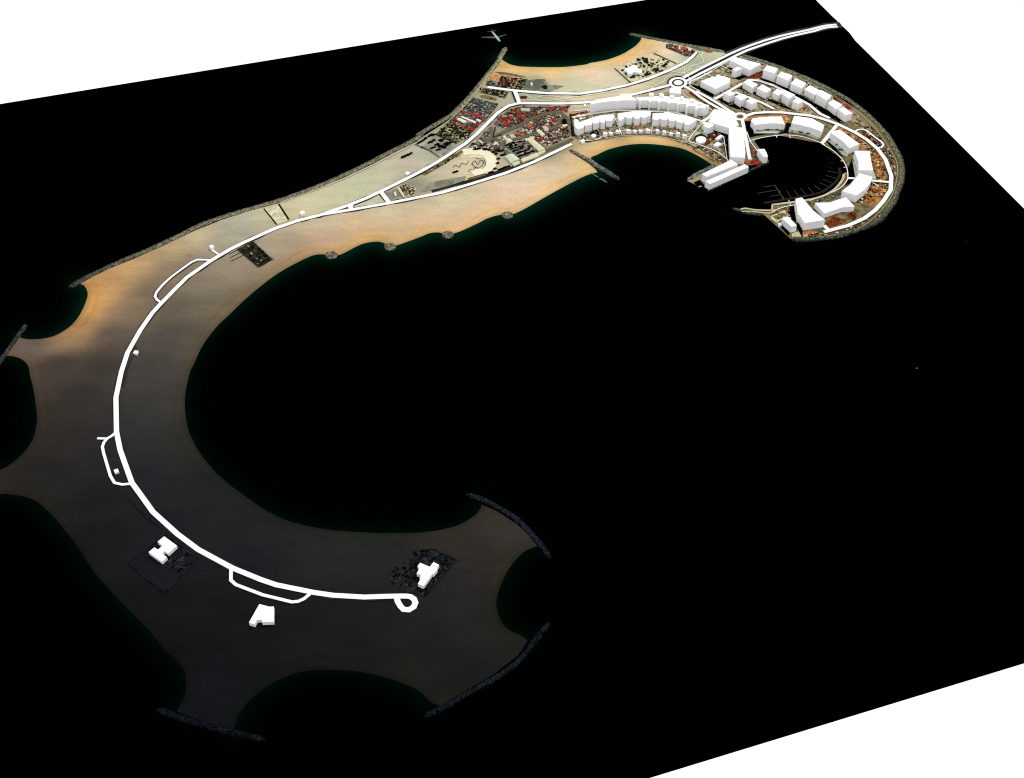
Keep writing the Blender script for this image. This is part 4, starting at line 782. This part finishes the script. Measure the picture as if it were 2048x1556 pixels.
for x, y, s in [(690,640,1.1),(655,695,1.3),(870,555,1.5),(930,530,1.6),(900,600,1.2),(960,575,1.6),(990,590,1.4),(1000,625,1.5),(940,640,1.3),(1040,640,1.2),(1080,690,1.5),(1110,700,1.4),(1130,685,1.2),(970,750,1.6),(1000,745,1.3),(1030,740,1.1),(1210,550,1.1),(1270,580,1.2),(1240,610,1.4),(1200,635,1.3),(1220,640,1.2),(800,785,1.4),(770,790,1.2),(1060,610,1.1),(700,740,1.1)]:
    bush('B', (x, y), s, 'dark round bush in the walled villa plot on the north beach', 'dark bushes in the villa plot')
for x, y in [(1135,695),(1245,690),(1270,690),(1400,690),(1430,700),(1455,705),(1475,690)]: bush('E', (x, y), .8, 'small dark bush on the pale apron below the top marina block', 'bushes on the top marina apron')
for x, y in [(230,565),(330,578),(365,585),(440,605),(465,600)]: bush('D', (x, y), .8, 'small dark bush on the apron left of the radial road', 'bushes on the second marina apron')
for x, y in [(830,760),(845,745),(880,820),(905,825),(740,690)]: bush('D', (x, y), .8, 'small dark bush on the apron right of the radial road', 'bushes on the third marina apron')
# ------------------------------------------------------------------ boats and the aeroplane
def boat(c, p, ln, ang, label, col):
    bm = bmesh.new(); w_ = ln*.28
    rim = [(-.5,-.4),(.15,-.5),(.5,0),(.15,.5),(-.5,.4)]
    a = [bm.verts.new((x*ln, y*w_, 1.2)) for x, y in rim]; b = [bm.verts.new((x*ln*.85, y*w_*.6, 0)) for x, y in rim]
    bm.faces.new(a); bm.faces.new(b[::-1])
    for i in range(5): j = (i+1) % 5; bm.faces.new((b[i], b[j], a[j], a[i]))
    bmesh.ops.recalc_face_normals(bm, faces=bm.faces); me = bpy.data.meshes.new('hull'); bm.to_mesh(me)
    e = bpy.data.objects.new('boat', None); COL.objects.link(e); X_, Y_ = up(px(c, p)); e.location = (X_, Y_, .1); e.rotation_euler.z = math.radians(ang); tag(e, label, 'boat')
    link('hull', me, new_mat('hull_paint', alb(col)), e)
    cb_ = prism([(-.25*ln,-.25*w_),(.12*ln,-.25*w_),(.12*ln,.25*w_),(-.25*ln,.25*w_)], 1.2, 2.4); link('cabin', cb_, new_mat('cabin_paint', alb(col)), e)
boat('K', (1870,412), 15, -32, 'pale moored boat off the thin jetty, nearer the shore of two', (110,118,118)); boat('K', (1895,430), 13, -35, 'pale moored boat off the thin jetty, farther from the shore', (90,98,100))
boat('E', (345,1460), 9, 20, 'white boat moored below the tip of the pier', (200,200,200)); boat('X', (1833.5,737.5), 4, 0, 'tiny lone boat far out on the black sea', (120,120,120)); boat('X', (1933,484), 3.2, 0, 'faint tiny boat right of the marina end', (60,60,60))
boat('H', (745,650), 5, 30, 'tiny boat tied at the middle of the marina mouth dock', (120,120,110)); boat('H', (795,728), 5, 30, 'tiny boat tied at the inner end of the marina mouth dock', (120,120,110))
pz = 25.; P0 = up(px('X', (991,72)), pz)
pl = bpy.data.objects.new('aeroplane', None); COL.objects.link(pl); pl.location = (P0[0], P0[1], pz)
tag(pl, 'small blue-white aeroplane over the sea beyond the north groyne tip', 'aeroplane')
def at(x, y): X_, Y_ = up((x, y), pz); return Vector((X_-P0[0], Y_-P0[1], 0))
nose, tail = at(1000,83), at(983,62); ax = (nose-tail).normalized(); sd = Vector((-ax.y, ax.x, 0)); LN = (nose-tail).length
def tube(p, r, mat, name):
    v, f = [], []; n = 10
    for i, (c_, rr) in enumerate(zip(p, r)):
        for k in range(n):
            a = 2*math.pi*k/n; v.append(tuple(c_+sd*math.cos(a)*rr+Vector((0, 0, math.sin(a)*rr))))
    for i in range(len(p)-1):
        for k in range(n): f.append((i*n+k, i*n+(k+1) % n, (i+1)*n+(k+1) % n, (i+1)*n+k))
    f += [tuple(range(n)), tuple(range((len(p)-1)*n, len(p)*n))]
    me = bpy.data.meshes.new('m'); me.from_pydata(v, [], f); me.update(); return link(name, me, mat, pl)
mf = new_mat('aircraft_blue_white', alb((175,215,235))); mwg = new_mat('aircraft_wing', alb((105,112,92))); mtl = new_mat('aircraft_tail', alb((90,88,92)))
tube([tail+ax*LN*t for t in (0,.15,.5,.8,.95,1)], [.5,1.7,2.6,2.6,1.9,.3], mf, 'fuselage')
def wing(name, root, tip, ch, mat):
    a, b = root+ax*ch*.6, root-ax*ch*.5; c_, d_ = tip-ax*ch*.15, tip+ax*ch*.1
    if (b-a).cross(c_-b).z < 0: order = [a, d_, c_, b]
    else: order = [a, b, c_, d_]
    me = prism([(q.x, q.y) for q in order], -.25, .25); link(name, me, mat, pl)
mid = tail+ax*LN*.62
wing('wing', mid, at(963,74.5), 7, mwg); wing('wing', mid, at(1013,69), 7, new_mat('aircraft_wing_far', alb((62,88,80))))
t0 = tail+ax*2; wing('tailplane', t0, at(975,62.5), 4, mtl); wing('tailplane', t0, at(993,61), 4, mtl)
fin = prism([(t0.x-ax.x*1.5-sd.x*.2, t0.y-ax.y*1.5-sd.y*.2), (t0.x+ax.x*3-sd.x*.2, t0.y+ax.y*3-sd.y*.2), (t0.x+ax.x*3+sd.x*.2, t0.y+ax.y*3+sd.y*.2), (t0.x-ax.x*1.5+sd.x*.2, t0.y-ax.y*1.5+sd.y*.2)], .5, 5.5); link('tail_fin', fin, mtl, pl)
# ------------------------------------------------------------------ light, world, camera
w = bpy.data.worlds.new('World'); scn.world = w; w.use_nodes = True
w.node_tree.nodes['Background'].inputs[0].default_value = (1, 1, 1, 1); w.node_tree.nodes['Background'].inputs[1].default_value = 1.15
sl = bpy.data.lights.new('sun', 'SUN'); sl.energy = 1.8; sl.angle = math.radians(.5); sl.color = (1, .98, .95)
so = bpy.data.objects.new('sun', sl); COL.objects.link(so)
el = math.radians(48); dv = Vector((.66, .75, 0)).normalized()*math.cos(el)+Vector((0, 0, math.sin(el)))
so.rotation_euler = dv.to_track_quat('Z', 'Y').to_euler(); so.location = dv*3000
cd = bpy.data.cameras.new('camera'); cam = bpy.data.objects.new('camera', cd); COL.objects.link(cam)
cam.location = (0, 0, CH); cam.rotation_euler = (math.pi/2-PIT, 0, 0); cd.sensor_width = 36; cd.lens = F/2048*36; cd.clip_start = 1; cd.clip_end = 20000
scn.camera = cam
scn.cycles.filter_width = 1.1
scn.view_settings.view_transform = 'Standard'; scn.view_settings.look = 'None'; scn.view_settings.exposure = 0; scn.view_settings.gamma = 1
